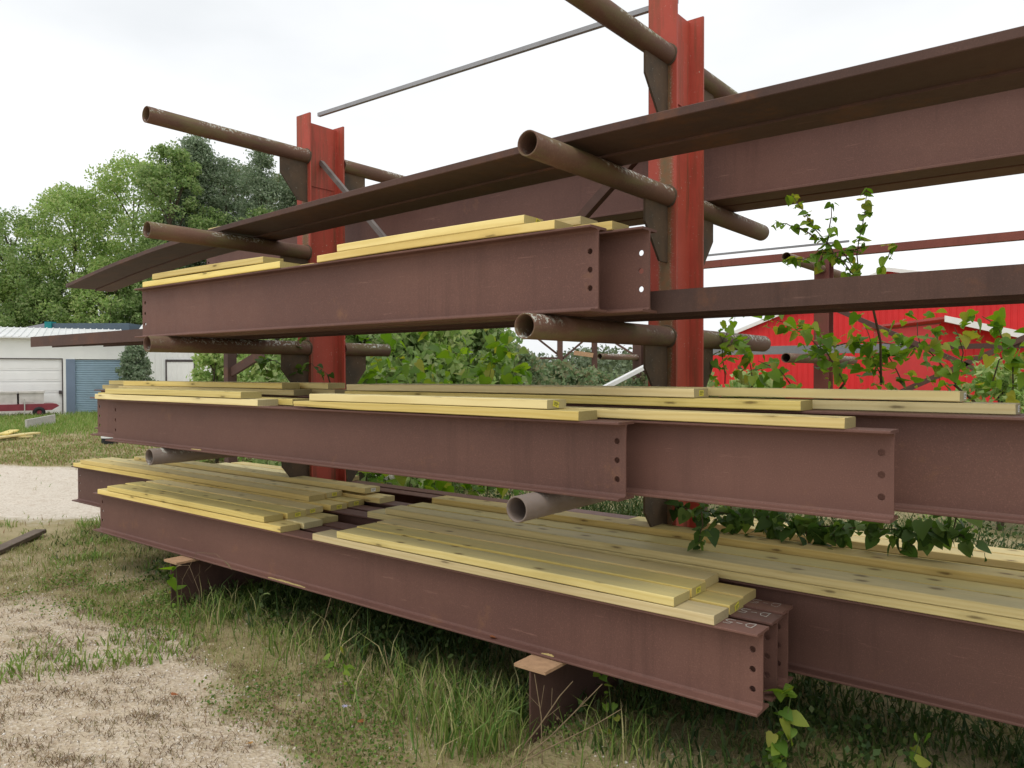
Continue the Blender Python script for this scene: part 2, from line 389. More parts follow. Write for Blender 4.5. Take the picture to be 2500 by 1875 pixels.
def veg(x, y):
    """0 = bare gravel, 1 = grown over"""
    d = -.6197 * x + .7848 * y
    n = fbm(x, y, .9, 4); n2 = fbm(x, y, 3.2, 6)
    edge = 2.12 + .10 * np.clip(-x - 3.4, -1, 1)
    near = smooth(edge - .22, edge + .35, y + .22 * n + .1 * n2)
    leftpatch = smooth(5.0, 5.9, d + .5 * n + .2 * n2) * (.62 + .55 * n2)
    lowleft = smooth(.25, .75, n2 + .5 * n) * .55
    v = np.maximum(np.maximum(near, leftpatch), lowleft)
    road = smooth(7.6, 8.6, d + .35 * n) * (1 - smooth(12.6, 14.2, d + .6 * n)) * (1 - smooth(-2.0, -1.0, .7848 * x + .6197 * y))
    v = v * (1 - .93 * road) + .12 * road * smooth(.2, .8, n2)
    far = smooth(12.6, 14.6, d + .6 * n) * (.88 + .2 * n2)
    v = np.maximum(v, far)
    v = np.where((y > 2.5) & (x > -7.5) & (d > 0), np.maximum(v, .9), v)
    return np.clip(v, 0, 1)

def axis_pts(lo, hi, step, far, grow=1.22):
    a = list(np.arange(lo, hi + 1e-6, step)); s = step; x = a[-1]
    while x < far: s *= grow; x += s; a.append(x)
    s = step; x = a[0]; b = []
    while x > -far: s *= grow; x -= s; b.append(x)
    return np.array(b[::-1] + a)
xs = axis_pts(-13, 1.5, .065, 900); ys = axis_pts(.2, 8.5, .065, 900)
GX, GY = np.meshgrid(xs, ys); nx, ny = len(xs), len(ys)
GZ = ground_z(GX, GY)
V = np.stack([GX, GY, GZ], -1).reshape(-1, 3)
I = np.arange(nx * ny).reshape(ny, nx)
F = np.stack([I[:-1, :-1], I[:-1, 1:], I[1:, 1:], I[1:, :-1]], -1).reshape(-1, 4)

def ground_mat():
    t = NT('yard_ground'); v = t.obj()
    a = t.node('Attribute', attribute_name='veg').outputs['Fac']
    rd = t.node('Attribute', attribute_name='road').outputs['Fac']
    n1 = t.noise(v, 1.4, 6, .62); n2 = t.noise(v, 9, 5, .65); n3 = t.noise(v, 85, 3, .6)
    grav = t.mix(t.ramp(n1, (.35, 0), (.65, 1)), (.55, .465, .345), (.44, .36, .255))
    grav = t.mix(rd, grav, (.60, .54, .46))
    vo = t.node('TexVoronoi'); t.l.new(v, vo.inputs['Vector']); vo.inputs['Scale'].default_value = 62
    cellc = t.node('SeparateColor'); t.l.new(vo.outputs['Color'], cellc.inputs[0])
    grav = t.mix(t.math('MULTIPLY', t.ramp(cellc.outputs[0], (.55, 0), (.95, 1)), .55), grav, (.68, .61, .52))
    grav = t.mix(t.math('MULTIPLY', t.ramp(cellc.outputs[1], (.72, 0), (.95, 1)), .5), grav, (.33, .24, .165))
    grav = t.mix(t.math('MULTIPLY', t.ramp(n2, (.52, 0), (.72, 1)), .5), grav, (.36, .26, .18))
    soil = t.mix(t.ramp(n2, (.35, 0), (.65, 1)), (.22, .18, .09), (.32, .265, .145))
    soil = t.mix(t.ramp(n3, (.5, 0), (.7, 1)), soil, (.24, .25, .095))
    soil = t.mix(t.math('MULTIPLY', t.ramp(n1, (.45, 0), (.62, 1)), .6), soil, (.40, .33, .21))
    f = t.math('ADD', a, t.math('MULTIPLY', t.math('SUBTRACT', n2, .5), .7))
    c = t.mix(t.ramp(f, (.28, 0), (.68, 1)), grav, soil)
    t.set('Base Color', c); t.set('Roughness', .95); t.b.inputs['Specular IOR Level'].default_value = .1
    t.bump(t.math('ADD', t.math('MULTIPLY', n3, .7), t.math('ADD', n2, vo.outputs['Distance'])), .55, .012)
    return t.m
gme = np_mesh('ground', V, F, ground_mat(), True)
at = gme.attributes.new('veg', 'FLOAT', 'POINT'); at.data.foreach_set('value', veg(GX, GY).ravel().astype(np.float32))
dd = -.6197 * GX + .7848 * GY
roadv = smooth(6.6, 8.4, dd) * (1 - smooth(13, 15, dd))
at = gme.attributes.new('road', 'FLOAT', 'POINT'); at.data.foreach_set('value', roadv.ravel().astype(np.float32))
tag(link('ground', gme), kind='structure')

# ================================================================ steel beams
def i_beam_mesh(name, L, H, b, tf=.011, tw=.008, mat=PRIMER, holes=(True, True), hole_n=3, k=.011):
    """local: x 0..L, y 0..b, z 0..H; rolled fillets, real bolt holes near the web's ends"""
    m = MB(); c = b / 2; e = .0025
    def tee(z0, z1, zs, sgn):           # flange + fillet stub of web, sgn +1: stub above the flange
        if sgn > 0:
            p = [(0 + e, z0), (b - e, z0), (b, z0 + e), (b, z1 - e), (b - e, z1), (c + tw / 2 + k, z1), (c + tw / 2 + k * .3, z1 + k * .3), (c + tw / 2, zs), (c - tw / 2, zs), (c - tw / 2 - k * .3, z1 + k * .3), (c - tw / 2 - k, z1), (e, z1), (0, z1 - e), (0, z0 + e)]
        else:
            p = [(e, z1), (0, z1 - e), (0, z0 + e), (e, z0), (c - tw / 2 - k, z0), (c - tw / 2 - k * .3, z0 - k * .3), (c - tw / 2, zs), (c + tw / 2, zs), (c + tw / 2 + k * .3, z0 - k * .3), (c + tw / 2 + k, z0), (b - e, z0), (b, z0 + e), (b, z1 - e), (b - e, z1)]
        m.prism(p, 0, L)
    tee(0, tf, tf + k, 1); tee(H - tf, H, H - tf - k, -1)
    y0, y1 = c - tw / 2, c + tw / 2; za, zb = tf + k, H - tf - k
    hz = .085; x0 = hz if holes[0] else 0; x1 = L - hz if holes[1] else L
    m.box(x0, x1, y0, y1, za, zb)
    def zone(xa, xb):
        s = .0762; r = .0125; xc = xa + .040 if xa == 0 else xb - .040
        q = .024
        cz = [H / 2 + (i - (hole_n - 1) / 2) * s for i in range(hole_n)]
        m.box(xa, xc - q, y0, y1, za, zb); m.box(xc + q, xb, y0, y1, za, zb)
        zl = za
        for z in cz:
            m.box(xc - q, xc + q, y0, y1, zl, z - q); zl = z + q
            n = 16; sq = []; ci = []
            for i in range(n):
                a = 2 * math.pi * (i + .5) / n - math.pi / 4 - math.pi / n * 0
                dx, dz = math.cos(a), math.sin(a); f = q / max(abs(dx), abs(dz))
                sq.append((xc + dx * f, z + dz * f)); ci.append((xc + dx * r, z + dz * r))
            # square corners are added by snapping the nearest samples
            for cxs in (-1, 1):
                for czs in (-1, 1):
                    j = min(range(n), key=lambda i: (sq[i][0] - (xc + cxs * q)) ** 2 + (sq[i][1] - (z + czs * q)) ** 2)
                    sq[j] = (xc + cxs * q, z + czs * q)
            vs_ = [(p[0], y0, p[1]) for p in sq] + [(p[0], y0, p[1]) for p in ci] + [(p[0], y1, p[1]) for p in sq] + [(p[0], y1, p[1]) for p in ci]
            fs = []
            for i in range(n):
                j = (i + 1) % n
                fs += [(i, j, n + j, n + i), (2 * n + i, 3 * n + i, 3 * n + j, 2 * n + j), (n + i, n + j, 3 * n + j, 3 * n + i)]
            m.add(vs_, fs)
        m.box(xc - q, xc + q, y0, y1, zl, zb)
    if holes[0]: zone(0, hz)
    if holes[1]: zone(L - hz, L)
    me = bpy.data.meshes.new(name); me.from_pydata(m.v, [], m.f); me.update()
    bm = bmesh.new(); bm.from_mesh(me)
    bmesh.ops.recalc_face_normals(bm, faces=bm.faces); bm.to_mesh(me); bm.free()
    me.materials.append(mat); return me

def beam(label, x0, x1, y, zb, H=.31, b=.125, holes=(True, True), y1=None, mat=PRIMER, name='wide_flange_beam', group='brown steel beams on the rack', **k):
    yl = y; yr = y if y1 is None else y1
    L = math.hypot(x1 - x0, yr - yl)
    o = link(name, i_beam_mesh(name, L, H, b, holes=holes, mat=mat, **k), None, (x0, yl, zb), (0, 0, math.atan2(yr - yl, x1 - x0)))
    return tag(o, label, 'steel beam', group)

T5, T4, T3, T2 = .36, 1.14, 1.897, 2.659
b1 = beam('front brown beam of the lowest tier, longest chalk mark on its near end', -6.57, -1.05, 2.797, T5)
b2 = beam('second brown beam from the front on the lowest tier, chalk marked end', -6.55, -1.055, 2.964, T5)
b3 = beam('third brown beam from the front on the lowest tier, faint chalk marks', -6.59, -1.065, 3.117, T5)
beam('long beam on lowest tier right behind the chalk marked three, leaves frame at right', -8.25, 1.3, 3.31, T5, .352, .13)
beam('long beam on lowest tier under the middle row of the rear boards', -8.22, 1.32, 3.475, T5, .352, .13)
beam('long beam on lowest tier nearest the red columns, under the rearmost row', -8.05, 1.28, 3.64, T5, .372, .13)
beam('beam on the lowest tier just behind the red columns', -7.38, 1.5, 4.30, T5, .31, .125)
beam('beam on the lowest tier farthest behind the red columns', -7.33, 1.5, 4.47, T5, .31, .125)
beam('front beam of the tier with three board layers, shortest there, holes at both ends', -5.925, -1.537, 2.615, T4)
beam('second beam of the three-layer board tier, its end right of the front one', -6.58, -.598, 2.787, T4)
beam('third beam of the three-layer board tier, leaving the frame at right', -7.30, 1.35, 3.13, T4, .355, .13, y1=3.03)
beam('rearmost beam of the three-layer board tier, next to the columns', -7.48, 1.38, 3.30, T4, .355, .13, y1=3.20)
beam('front beam of the tier above eye level carrying two layers of boards', -5.549, -1.693, 2.66, T3, .352)
beam('second beam of the tier above eye level, daylight through its bolt holes', -5.53, -1.548, 2.83, T3, .352)
beam('deep brown beam on the rear side of the second tier from top, nearer column', -7.6, 1.7, 4.32, T2, .445, .19, tf=.015, tw=.010)
beam('deep brown beam on the rear side of the second tier from top, farther out', -7.55, 1.7, 4.54, T2, .445, .19, tf=.015, tw=.010)

def lying_beam(label, x0, x1, y, z, bw=.2, h=.098, mat=RUSTY):
    """wide flange lying on its side: flanges upright, web level"""
    t = .009; L = x1 - x0; c = h / 2
    p = [(0, 0), (t, 0), (t, c - .004), (bw - t, c - .004), (bw - t, 0), (bw, 0), (bw, h), (bw - t, h), (bw - t, c + .004), (t, c + .004), (t, h), (0, h)]
    m = MB(); m.prism(p, 0, L)
    me = m.mesh('side_lying_beam', mat)
    tag(link('side_lying_beam', me, None, (x0, y, z)), label, 'steel beam', 'rusty beams lying on their sides')
lying_beam('long rusty beam lying on its side behind the eye-level tier, longest to the left', -8.36, 1.5, 2.995, T3 + .002)
lying_beam('rusty side-lying beam next to the columns, its left end set back', -7.75, 1.55, 3.22, T3 + .002)

# flat plates on the second tier from the top: they bow down past the last arm
def plate(label, off, wid, t=.036, lift=0.0):
    key = [(1.5, 2.80, 0), (-.65, 2.832, 0), (-1.92, 2.84, 0), (-3.5, 2.93, -.004), (-5.05, 3.06, 0), (-6.2, 3.17, -.012), (-7.4, 3.30, -.055), (-8.66, 3.44, -.13)]
    kx = np.array([k[0] for k in key])[::-1]; ky = np.array([k[1] for k in key])[::-1]; kz = np.array([k[2] for k in key])[::-1]
    X = np.linspace(-8.66, 1.5, 60)
    def sm(a):
        q = np.interp(X, kx, a); w = np.array([1, 2, 3, 2, 1]) / 9
        return np.convolve(np.pad(q, 2, mode='reflect', reflect_type='odd'), w, 'valid')
    Y, Z = sm(ky), sm(kz); vs_ = []; fs = []; e = .003
    prof = [(e, 0), (wid - e, 0), (wid, e), (wid, t - e), (wid - e, t), (e, t), (0, t - e), (0, e)]; n = len(prof)
    for x, y, z in zip(X, Y, Z):
        vs_ += [(x + 8.66, y - Y[0] + off + p[0], z - Z[0] + p[1]) for p in prof]
    for i in range(len(X) - 1):
        fs += [(i * n + j, i * n + (j + 1) % n, (i + 1) * n + (j + 1) % n, (i + 1) * n + j) for j in range(n)]
    fs += [tuple(range(n)), tuple(range((len(X) - 1) * n, len(X) * n))]
    m = MB(); m.add(vs_, fs)
    tag(link('steel_plate', m.mesh('steel_plate', RUSTY), None, (-8.66, Y[0], T2 + Z[0] + lift)), label, 'steel plate', 'long steel plates')
plate('long thick steel plate on the second tier from top, front one, drooping at left', 0, .283, .036, .009)
plate('narrower steel plate lying behind the drooping front plate on the second tier', .291, .185)

# chalk marks, as parts of the three front beams (written from the far side, so upside down from here)
def chalk(beam_o, x_end, y0, faint=1.0):
    strokes = [  # letters drawn in a 3 x 1 box, read from the far side
        [(0, 0), (0, 1), (.45, .85), (.6, .5), (.45, .12), (0, 0)],
        [(.85, .5), (1.25, .5)],
        [(2.1, 1), (1.6, 1), (1.55, .58), (1.9, .6), (2.12, .35), (1.95, .02), (1.5, .05)]]
    m = MB(); s = .052
    for st in strokes:
        pts = []
        for a, b in zip(st[:-1], st[1:]):
            for k in range(4): pts.append((a[0] + (b[0] - a[0]) * k / 4, a[1] + (b[1] - a[1]) * k / 4))
        pts.append(st[-1])
        P = [Vector((x_end - .045 - p[0] * s * 1.05 + random.uniform(-.0015, .0015), y0 + .1 - p[1] * s - random.uniform(-.0015, .0015), .3112)) for p in pts]
        for a, b in zip(P[:-1], P[1:]):
            d = (b - a)
            if d.length < 1e-6: continue
            nrm = Vector((-d.y, d.x, 0)).normalized() * random.uniform(.0011, .0019) * faint
            u = Vector((0, 0, .0006))
            m.add([a - nrm, b - nrm, b + nrm, a + nrm, a - nrm + u, b - nrm + u, b + nrm + u, a + nrm + u], [(0, 1, 2, 3), (4, 5, 6, 7), (0, 1, 5, 4), (2, 3, 7, 6)])
    m.build('chalk_mark', CHALK, beam_o)
chalk(b1, 5.52, .012); chalk(b2, 5.495, .012, .8); chalk(b3, 5.525, .012, .35)

# ================================================================ the cantilever rack
def h_column(m, cx, y0, y1, z0, z1, b=.17, tf=.014, tw=.010):
    p = []
    c = cx
    m.box(c - b / 2, c + b / 2, y0, y0 + tf, z0, z1)
    m.box(c - b / 2, c + b / 2, y1 - tf, y1, z0, z1 - .03)
    m.box(c - tw / 2, c + tw / 2, y0 + tf, y1 - tf, z0, z1 - .05)

def pipe_mesh(L, R=.055, r=.0485, n=28, mat=None):
    """hollow pipe along -Y from the origin, open end at -L"""
    m = MB(); vs_ = []; fs = []
    prof = [(0, R), (L * .33, R), (L * .66, R), (L - .002, R), (L, R - .0015), (L, r), (L - .02, r), (0.05, r)]
    for a, q in prof:
        vs_ += [(q * math.cos(2 * math.pi * k / n), -a, q * math.sin(2 * math.pi * k / n)) for k in range(n)]
    for i in range(len(prof) - 1):
        for k in range(n):
            k2 = (k + 1) % n; fs.append((i * n + k, i * n + k2, (i + 1) * n + k2, (i + 1) * n + k))
    m.add(vs_, fs, True)
    return m.mesh('pipe_arm', mat or PIPE)

def gusset_mesh(sgn):
    """plate under an arm, in the YZ plane; sgn -1 = front side"""
    pts = [(0, -.052), (.25, -.052), (.25, -.17), (.09, -.36), (0, -.36)]
    t = .006
    m = MB(); P = [(sgn * a, z) for a, z in pts]
    m.prism(P, -t, t, 'X')
    return m.mesh('gusset_plate', GUSSET)
G_F, G_B = gusset_mesh(-1), gusset_mesh(1)

rack = tag(empty('cantilever_rack', (-3.55, 4.0, 0)), 'two red primed columns with pipe arms carrying the beams', 'storage rack')
RX, RY = -3.55, 4.0
YF, YB = 3.824, 4.172
LEVELS = [3.367, 2.602, 1.840, 1.083]
for side, cx, px_, tips in (('L', -5.145, -5.10, [2.534, 2.533, 2.528, 2.535]), ('R', -1.972, -1.945, [2.5, 2.57, 2.547, 2.491])):
    m = MB(); h_column(m, 0, YF - RY, YB - RY, .357, 3.71)
    col = m.build('column', RED_COL, rack, (cx - RX, 0, 0))
    for z, tip in zip(LEVELS, tips):
        dx = px_ - cx
        a = link('pipe_arm', pipe_mesh(YF - tip, mat=PIPE_GREY if z < 1.2 else PIPE), col, (dx, YF - RY, z))
        a = link('pipe_arm', pipe_mesh(.5 if side == 'L' and 1.5 < z < 2 else random.uniform(1.05, 1.15)), col, (dx, YB - RY, z), (0, 0, math.pi))
        link('gusset_plate', G_F, col, (dx, YF - RY, z)); link('gusset_plate', G_B, col, (dx, YB - RY, z))
    wm = MB(); n_ = 20; m_ = 6; vs_ = []; fs = []
    for i in range(n_):
        a_ = 2 * math.pi * i / n_; rr = .0565 + .002 * math.sin(5 * a_)
        for j in range(m_):
            b_ = 2 * math.pi * j / m_; q_ = rr + .007 * math.cos(b_)
            vs_.append((q_ * math.cos(a_), -.003 + .007 * math.sin(b_), q_ * math.sin(a_)))
    for i in range(n_):
        for j in range(m_):
            fs.append((i * m_ + j, ((i + 1) % n_) * m_ + j, ((i + 1) % n_) * m_ + (j + 1) % m_, i * m_ + (j + 1) % m_))
    wm.add(vs_, fs, True); wme = wm.mesh('weld_bead', GUSSET)
    for z in LEVELS: link('weld_bead', wme, col, (px_ - cx, YF - RY, z))
    # welded angle stub on the web
    mm = MB(); mm.box(.006, .012, -.12, .12, 3.15, 3.52); mm.build('web_doubler', RED_COL, col)
    # base arm lying on the ground, front end with rusty top flange
    bx_ = -2.015 if side == 'R' else -5.095
    m = MB(); L0, L1 = 2.67, 5.4
    m.box(-.085, .085, L0, L1, 0 - .03, .012); m.box(-.005, .005, L0 + .004, L1, .012, .343)
    arm = m.build('base_arm', RUSTY, rack, (bx_ - RX, -RY, 0))
    m = MB(); m.box(-.085, .085, L0, L1, .3432, .3575); m.build('top_flange', ORANGE_RUST, arm)
def bar(name, p, q, w, t, mat, parent):
    """rectangular bar between two points, w high and t thick"""
    p, q = Vector(p), Vector(q); d = (q - p); L = d.length
    m = MB(); m.box(0, L, -t / 2, t / 2, -w / 2, w / 2)
    o = m.build(name, mat, parent)
    o.matrix_local = Matrix.Translation(p) @ d.to_track_quat('X', 'Z').to_matrix().to_4x4()
    return o
rp = lambda x, y, z: (x - RX, y - RY, z)
bar('tie_bar', rp(-5.12, 3.96, 3.735), rp(-1.95, 3.96, 3.715), .028, .028, GREY_STEEL, rack)
bar('brace_bar', rp(-5.13, 3.99, 3.36), rp(-3.75, 3.99, 2.08), .035, .035, BRACE, rack)
bar('brace_bar', rp(-1.98, 4.02, 3.13), rp(-3.2, 4.02, 2.13), .055, .05, RUSTY, rack)

# ================================================================ boards
BT, BW = .038, .142
def board_mesh(L, bow=0.0, crook=0.0, seed=0, wane=0.0):
    r = random.Random(seed); n = max(6, int(L / .25)); e = .003; m = MB(); vs_ = []; fs = []
    prof = [(e, 0), (BW - e, 0), (BW, e), (BW, BT - e), (BW - e, BT), (e, BT), (0, BT - e), (0, e)]; k = len(prof)
    ph = r.uniform(0, 6)
    for i in range(n + 1):
        u = i / n; x = u * L
        dz = bow * 4 * u * (1 - u); dy = crook * 4 * u * (1 - u)
        tw = .0015 * math.sin(ph + 3 * u)
        wn_ = wane * max(0, 1 - u * L / .55)
        for j, p in enumerate(prof):
            zz = p[1] + dz + (tw if p[0] > BW / 2 else -tw * .3)
            if j in (7,): zz += wn_ * .02 * (1 + .4 * math.sin(20 * u))
            if j in (0,): zz += wn_ * .012
            vs_.append((x + (r.uniform(-.001, .001) if i in (0, n) else 0), p[0] + dy, zz))
    for i in range(n):
        fs += [(i * k + j, i * k + (j + 1) % k, (i + 1) * k + (j + 1) % k, (i + 1) * k + j) for j in range(k)]
    fs += [tuple(range(k)), tuple(range(n * k, (n + 1) * k))]
    m.add(vs_, fs)
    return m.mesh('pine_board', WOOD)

_bs = [0]
def board(label, x0, x1, y, z, tag_=None, bow=None, wane=0, rz=None):
    _bs[0] += 1; r = random.Random(_bs[0] * 13)
    L = x1 - x0; bow = r.uniform(0, .004) if bow is None else bow
    o = link('pine_board', board_mesh(L, bow, r.uniform(-.004, .004), _bs[0], wane), None, (x0, y, z), (0, 0, r.uniform(-.0012, .0012) if rz is None else rz))
    tag(o, label, 'board', 'yellow pine boards')
    if tag_:
        col, pos, tilt = tag_
        m = MB(); w, h = .042, .024
        c, s = math.cos(tilt), math.sin(tilt)
        def q(a, b, x): return (x, pos * BW + a * c - b * s, BT / 2 + a * s + b * c)
        m.add([q(-w / 2, -h / 2, L + .0012), q(w / 2, -h / 2, L + .0012), q(w / 2, h / 2, L + .0018), q(-w / 2, h / 2, L + .0018), q(-w / 2, -h / 2, L + .0004), q(w / 2, -h / 2, L + .0004), q(w / 2, h / 2, L + .0004), q(-w / 2, h / 2, L + .0004)],
              [(0, 1, 2, 3), (0, 1, 5, 4), (1, 2, 6, 5), (2, 3, 7, 6), (3, 0, 4, 7)])
        tg = m.build('end_tag', TAG_Y if col == 'y' else TAG_W, o)
        m = MB()
        for b_, wd in ((.006, .030), (.001, .034), (-.005, .024)):
            vs_ = [q(-w / 2 + .004, b_ - .0012, L + .0024), q(-w / 2 + .004 + wd, b_ - .0012, L + .0024), q(-w / 2 + .004 + wd, b_ + .0012, L + .0026), q(-w / 2 + .004, b_ + .0012, L + .0026)]
            m.add(vs_, [(0, 1, 2, 3)])
        m.build('printed_lines', INK, tg)
    return o

def lab(layer, row, pack, tier): return f'yellow pine board, {layer} layer, {row} row, {pack} stack, {tier}'
LOW, MID_, EYE_ = 'lowest tier', 'waist-high tier', 'tier above eye level'
# lowest tier, front group
z0 = T5 + .3105
for i, (y, xa, xb) in enumerate([(2.792, -6.47, -4.005), (2.953, -6.49, -3.985), (3.113, -6.50, -4.03)]):
    board(lab('bottom', ('front', 'middle', 'back')[i], 'front left', LOW), xa, xb, y, z0, wane=0)
for i, (y, xa, xb, tg) in enumerate([(2.792, -6.30, -4.175, None), (2.953, -6.34, -4.16, ('y', .55, 0)), (3.113, -6.32, -4.19, ('y', .4, .1))]):
    board(lab('top', ('front', 'middle', 'back')[i], 'front left', LOW), xa, xb, y, z0 + BT + .003, tg)
for i, (y, xa, xb, tg) in enumerate([(2.792, -3.69, -1.218, None), (2.955, -3.62, -1.222, ('y', .5, .3)), (3.117, -3.6, -1.23, None)]):
    board(lab('bottom', ('front', 'middle', 'back')[i], 'front right', LOW), xa, xb, y, z0, tg)
for i, (y, xa, xb, tg) in enumerate([(2.792, -3.47, -1.387, None), (2.955, -3.49, -1.386, ('y', .45, 0)), (3.117, -3.5, -1.40, None)]):
    board(lab('top', ('front', 'middle', 'back')[i], 'front right', LOW), xa, xb, y, z0 + BT + .003, tg)
# lowest tier, rear group on taller beams
z1 = T5 + .3525; z3 = T5 + .3725
for i, (y, z, xa, xb, tg) in enumerate([(3.305, z1, -8.19, -4.17, ('y', .5, 0)), (3.468, z1, -8.2, -4.19, ('y', .5, 0)), (3.628, z3, -7.9, -4.04, None)]):
    board(lab('bottom', ('front', 'middle', 'back')[i], 'rear left', LOW), xa, xb, y, z, tg)
for i, (y, z, xa, xb, tg) in enumerate([(3.305, z1, -8.03, -4.40, None), (3.468, z1, -8.0, -4.42, ('y', .5, 0)), (3.628, z3 + .012, -7.6, -4.2, ('w', .55, 0))]):
    board(lab('top', ('front', 'middle', 'back')[i], 'rear left', LOW), xa, xb, y, z + BT + .003, tg)
for i, (y, z, xa, xb) in enumerate([(3.305, z1, -3.80, .8), (3.468, z1, -3.75, .82), (3.628, z3, -3.6, .85)]):
    board(lab('bottom', ('front', 'middle', 'back')[i], 'rear right', LOW), xa, xb, y, z)
for i, (y, z, xa, xb) in enumerate([(3.305, z1, -3.63, .7), (3.468, z1, -3.60, .72), (3.628, z3 + .012, -3.536, .6)]):
    board(lab('top', ('front', 'middle', 'back')[i], 'rear right', LOW), xa, xb, y, z + BT + .003)
# behind the columns
for i, (y, xa, xb) in enumerate([(4.29, -7.3, -5.45), (4.46, -7.25, -5.4)]):
    board(f'yellow pine board behind the columns, lowest tier, left, {("near", "far")[i]} row, single layer', xa, xb, y, T5 + .311)
for i, (y, xa, xb) in enumerate([(4.29, -2.45, .9), (4.46, -2.4, .95)]):
    board(f'pine board behind the columns, lowest tier, right, {("near", "far")[i]} row, under layer', xa, xb, y, T5 + .311)
    board(f'pine board behind the columns, lowest tier, right, {("near", "far")[i]} row, upper layer', xa + .2, xb - .1, y + .004, T5 + .311 + BT + .003)
# waist-high tier
za = T4 + .3105; zc = T4 + .3555
board(lab('bottom', 'front', 'left', MID_), -6.07, -3.955, 2.607, za)
board(lab('top', 'front', 'left', MID_), -5.90, -4.122, 2.607, za + BT + .004, bow=.003)
board(lab('bottom', 'front', 'right', MID_), -3.61, -1.716, 2.607, za, wane=1, bow=.004)
board(lab('top', 'front', 'right', MID_), -3.466, -1.873, 2.607, za + BT + .005, ('y', .45, -.25))
board(lab('bottom', 'second', 'left', MID_), -6.42, -3.86, 2.782, za)
board(lab('bottom', 'second', 'right', MID_), -3.62, -.742, 2.782, za)
board(lab('bottom', 'third', 'left', MID_), -6.75, -4.24, 3.095, zc, rz=-.0118)
board(lab('bottom', 'third', 'right', MID_), -3.72, -.97, 3.06, zc, rz=-.0105)
board(lab('top', 'third', 'left', MID_), -6.66, -4.37, 3.094, zc + BT + .004, rz=-.0118)
board(lab('top', 'third', 'right', MID_), -3.70, -1.415, 3.058, zc + BT + .004, ('y', .5, 0), rz=-.0105)
board(lab('bottom', 'rearmost', 'left', MID_), -7.5, -4.05, 3.29, zc, rz=-.0118)
board(lab('top', 'rearmost', 'left', MID_), -7.36, -4.12, 3.288, zc + BT + .004, rz=-.0118)
board(lab('bottom', 'rearmost', 'right', MID_), -3.8, -.285, 3.235, zc, ('w', .6, 0), rz=-.0118)
board(lab('top', 'rearmost', 'right', MID_), -3.7, -.455, 3.235, zc + BT + .004, ('w', .7, 0), rz=-.0118)
# tier above eye level
ze = T3 + .3525
board(lab('bottom', 'front', 'left', EYE_), -5.414, -3.795, 2.655, ze)
board(lab('top', 'front', 'left', EYE_), -5.28, -3.966, 2.657, ze + BT + .006)
board(lab('bottom', 'front', 'right', EYE_), -3.455, -1.87, 2.655, ze, bow=.006)
board(lab('top', 'front', 'right', EYE_), -3.288, -2.03, 2.657, ze + BT + .004, ('y', .75, -.3))
board(lab('bottom', 'back', 'left', EYE_), -5.4, -3.70, 2.822, ze)
board(lab('bottom', 'back', 'right', EYE_), -3.5, -1.69, 2.822, ze)
board(lab('top', 'back', 'right', EYE_), -3.3, -1.85, 2.824, ze + BT + .002)
board('yellow pine board lying on the deep rear beam near the top', -7.45, -3.7, 4.345, T2 + .4455)

# small things lying on the steel: sawdust smears, leaf, chips
def smear(label, x0, x1, y0, y1, z):
    m = MB(); n = 14; vs_ = []; fs = []
    for i in range(n + 1):
        u = i / n; w = (y1 - y0) * (.3 + .7 * math.sin(math.pi * u)) * random.uniform(.6, 1)
        x = (x1 - x0) * u
        vs_ += [(x, 0, .0), (x, w, .0), (x, w * .8, .003 * random.random() + .001), (x, w * .15, .003 * random.random() + .001)]
    for i in range(n):
        a = 4 * i; fs += [(a, a + 4, a + 7, a + 3), (a + 3, a + 7, a + 6, a + 2), (a + 2, a + 6, a + 5, a + 1)]
    m.add(vs_, fs)
    tag(m.build('sawdust_streak', SAWDUST, None, (x0, y0, z)), label, 'sawdust', 'sawdust on beam flanges')
smear('pale sawdust streak on the front bottom flange of the lowest beam', -4.15, -3.78, 2.802, 2.83, T5 + .0115)
smear('small sawdust patch on the lowest front flange near its right end', -2.05, -1.98, 2.805, 2.83, T5 + .0115)
smear('small sawdust patch on the bottom flange of the waist-high front beam', -4.72, -4.60, 2.62, 2.645, T4 + .0115)

# ================================================================ second rack and other far steel
def far_rack(name, label, origin, rz, cols, ztop, arms, arm_len, dual=True, bar_z=None, span=None, braces=(), cw=.18, cd=.2, mat=None):
    mat = mat or DULL_RED
    r = tag(empty(name, origin, rz), label, 'storage rack')
    for x in cols:
        m = MB(); h_column(m, 0, -cd / 2, cd / 2, -.05, ztop, cw, .012, .01)
        c = m.build('column', mat, r, (x, 0, 0))
        for z in arms:
            link('pipe_arm', pipe_mesh(arm_len), c, (0, -cd / 2, z))
            if dual: link('pipe_arm', pipe_mesh(arm_len), c, (0, cd / 2, z), (0, 0, math.pi))
    if bar_z:
        bar('top_beam', (span[0], 0, bar_z), (span[1], 0, bar_z), .095, .1, DULL_RED, r)
        bar('tie_bar', (span[0], 0, bar_z + .13), (cols[0] + .3, 0, bar_z + .13), .025, .03, GREY_STEEL, r)
    for p, q in braces: bar('brace_bar', p, q, .06, .05, RUSTY, r)
    return r
far_rack('pipe_arm_rack', 'second red rack with pipe arms behind the vines', (-2.95, 10.1, 0), 0, (0, 3.1), 3.08, (1.05, 1.80, 2.93), 1.3, True, 3.13, (-3.4, 4.6),
         braces=[((.1, 0, 1.0), (3.0, 0, 2.45)), ((.1, 0, 2.45), (3.0, 0, 1.0)), ((.1, .02, 1.93), (3.0, .02, 1.93))])
m = MB(); m.box(0, 2.9, 0, .1, 0, .1); tag(m.build('steel_tube', GREY_STEEL, None, (-4.75, 9.35, 1.857)), 'long grey steel tube across the arms of the second rack', 'steel tube')
p = WP(23, 1367); q = WP(23, 1451)
ang = math.atan2(q.y - p.y, q.x - p.x); dx = (q - p).length
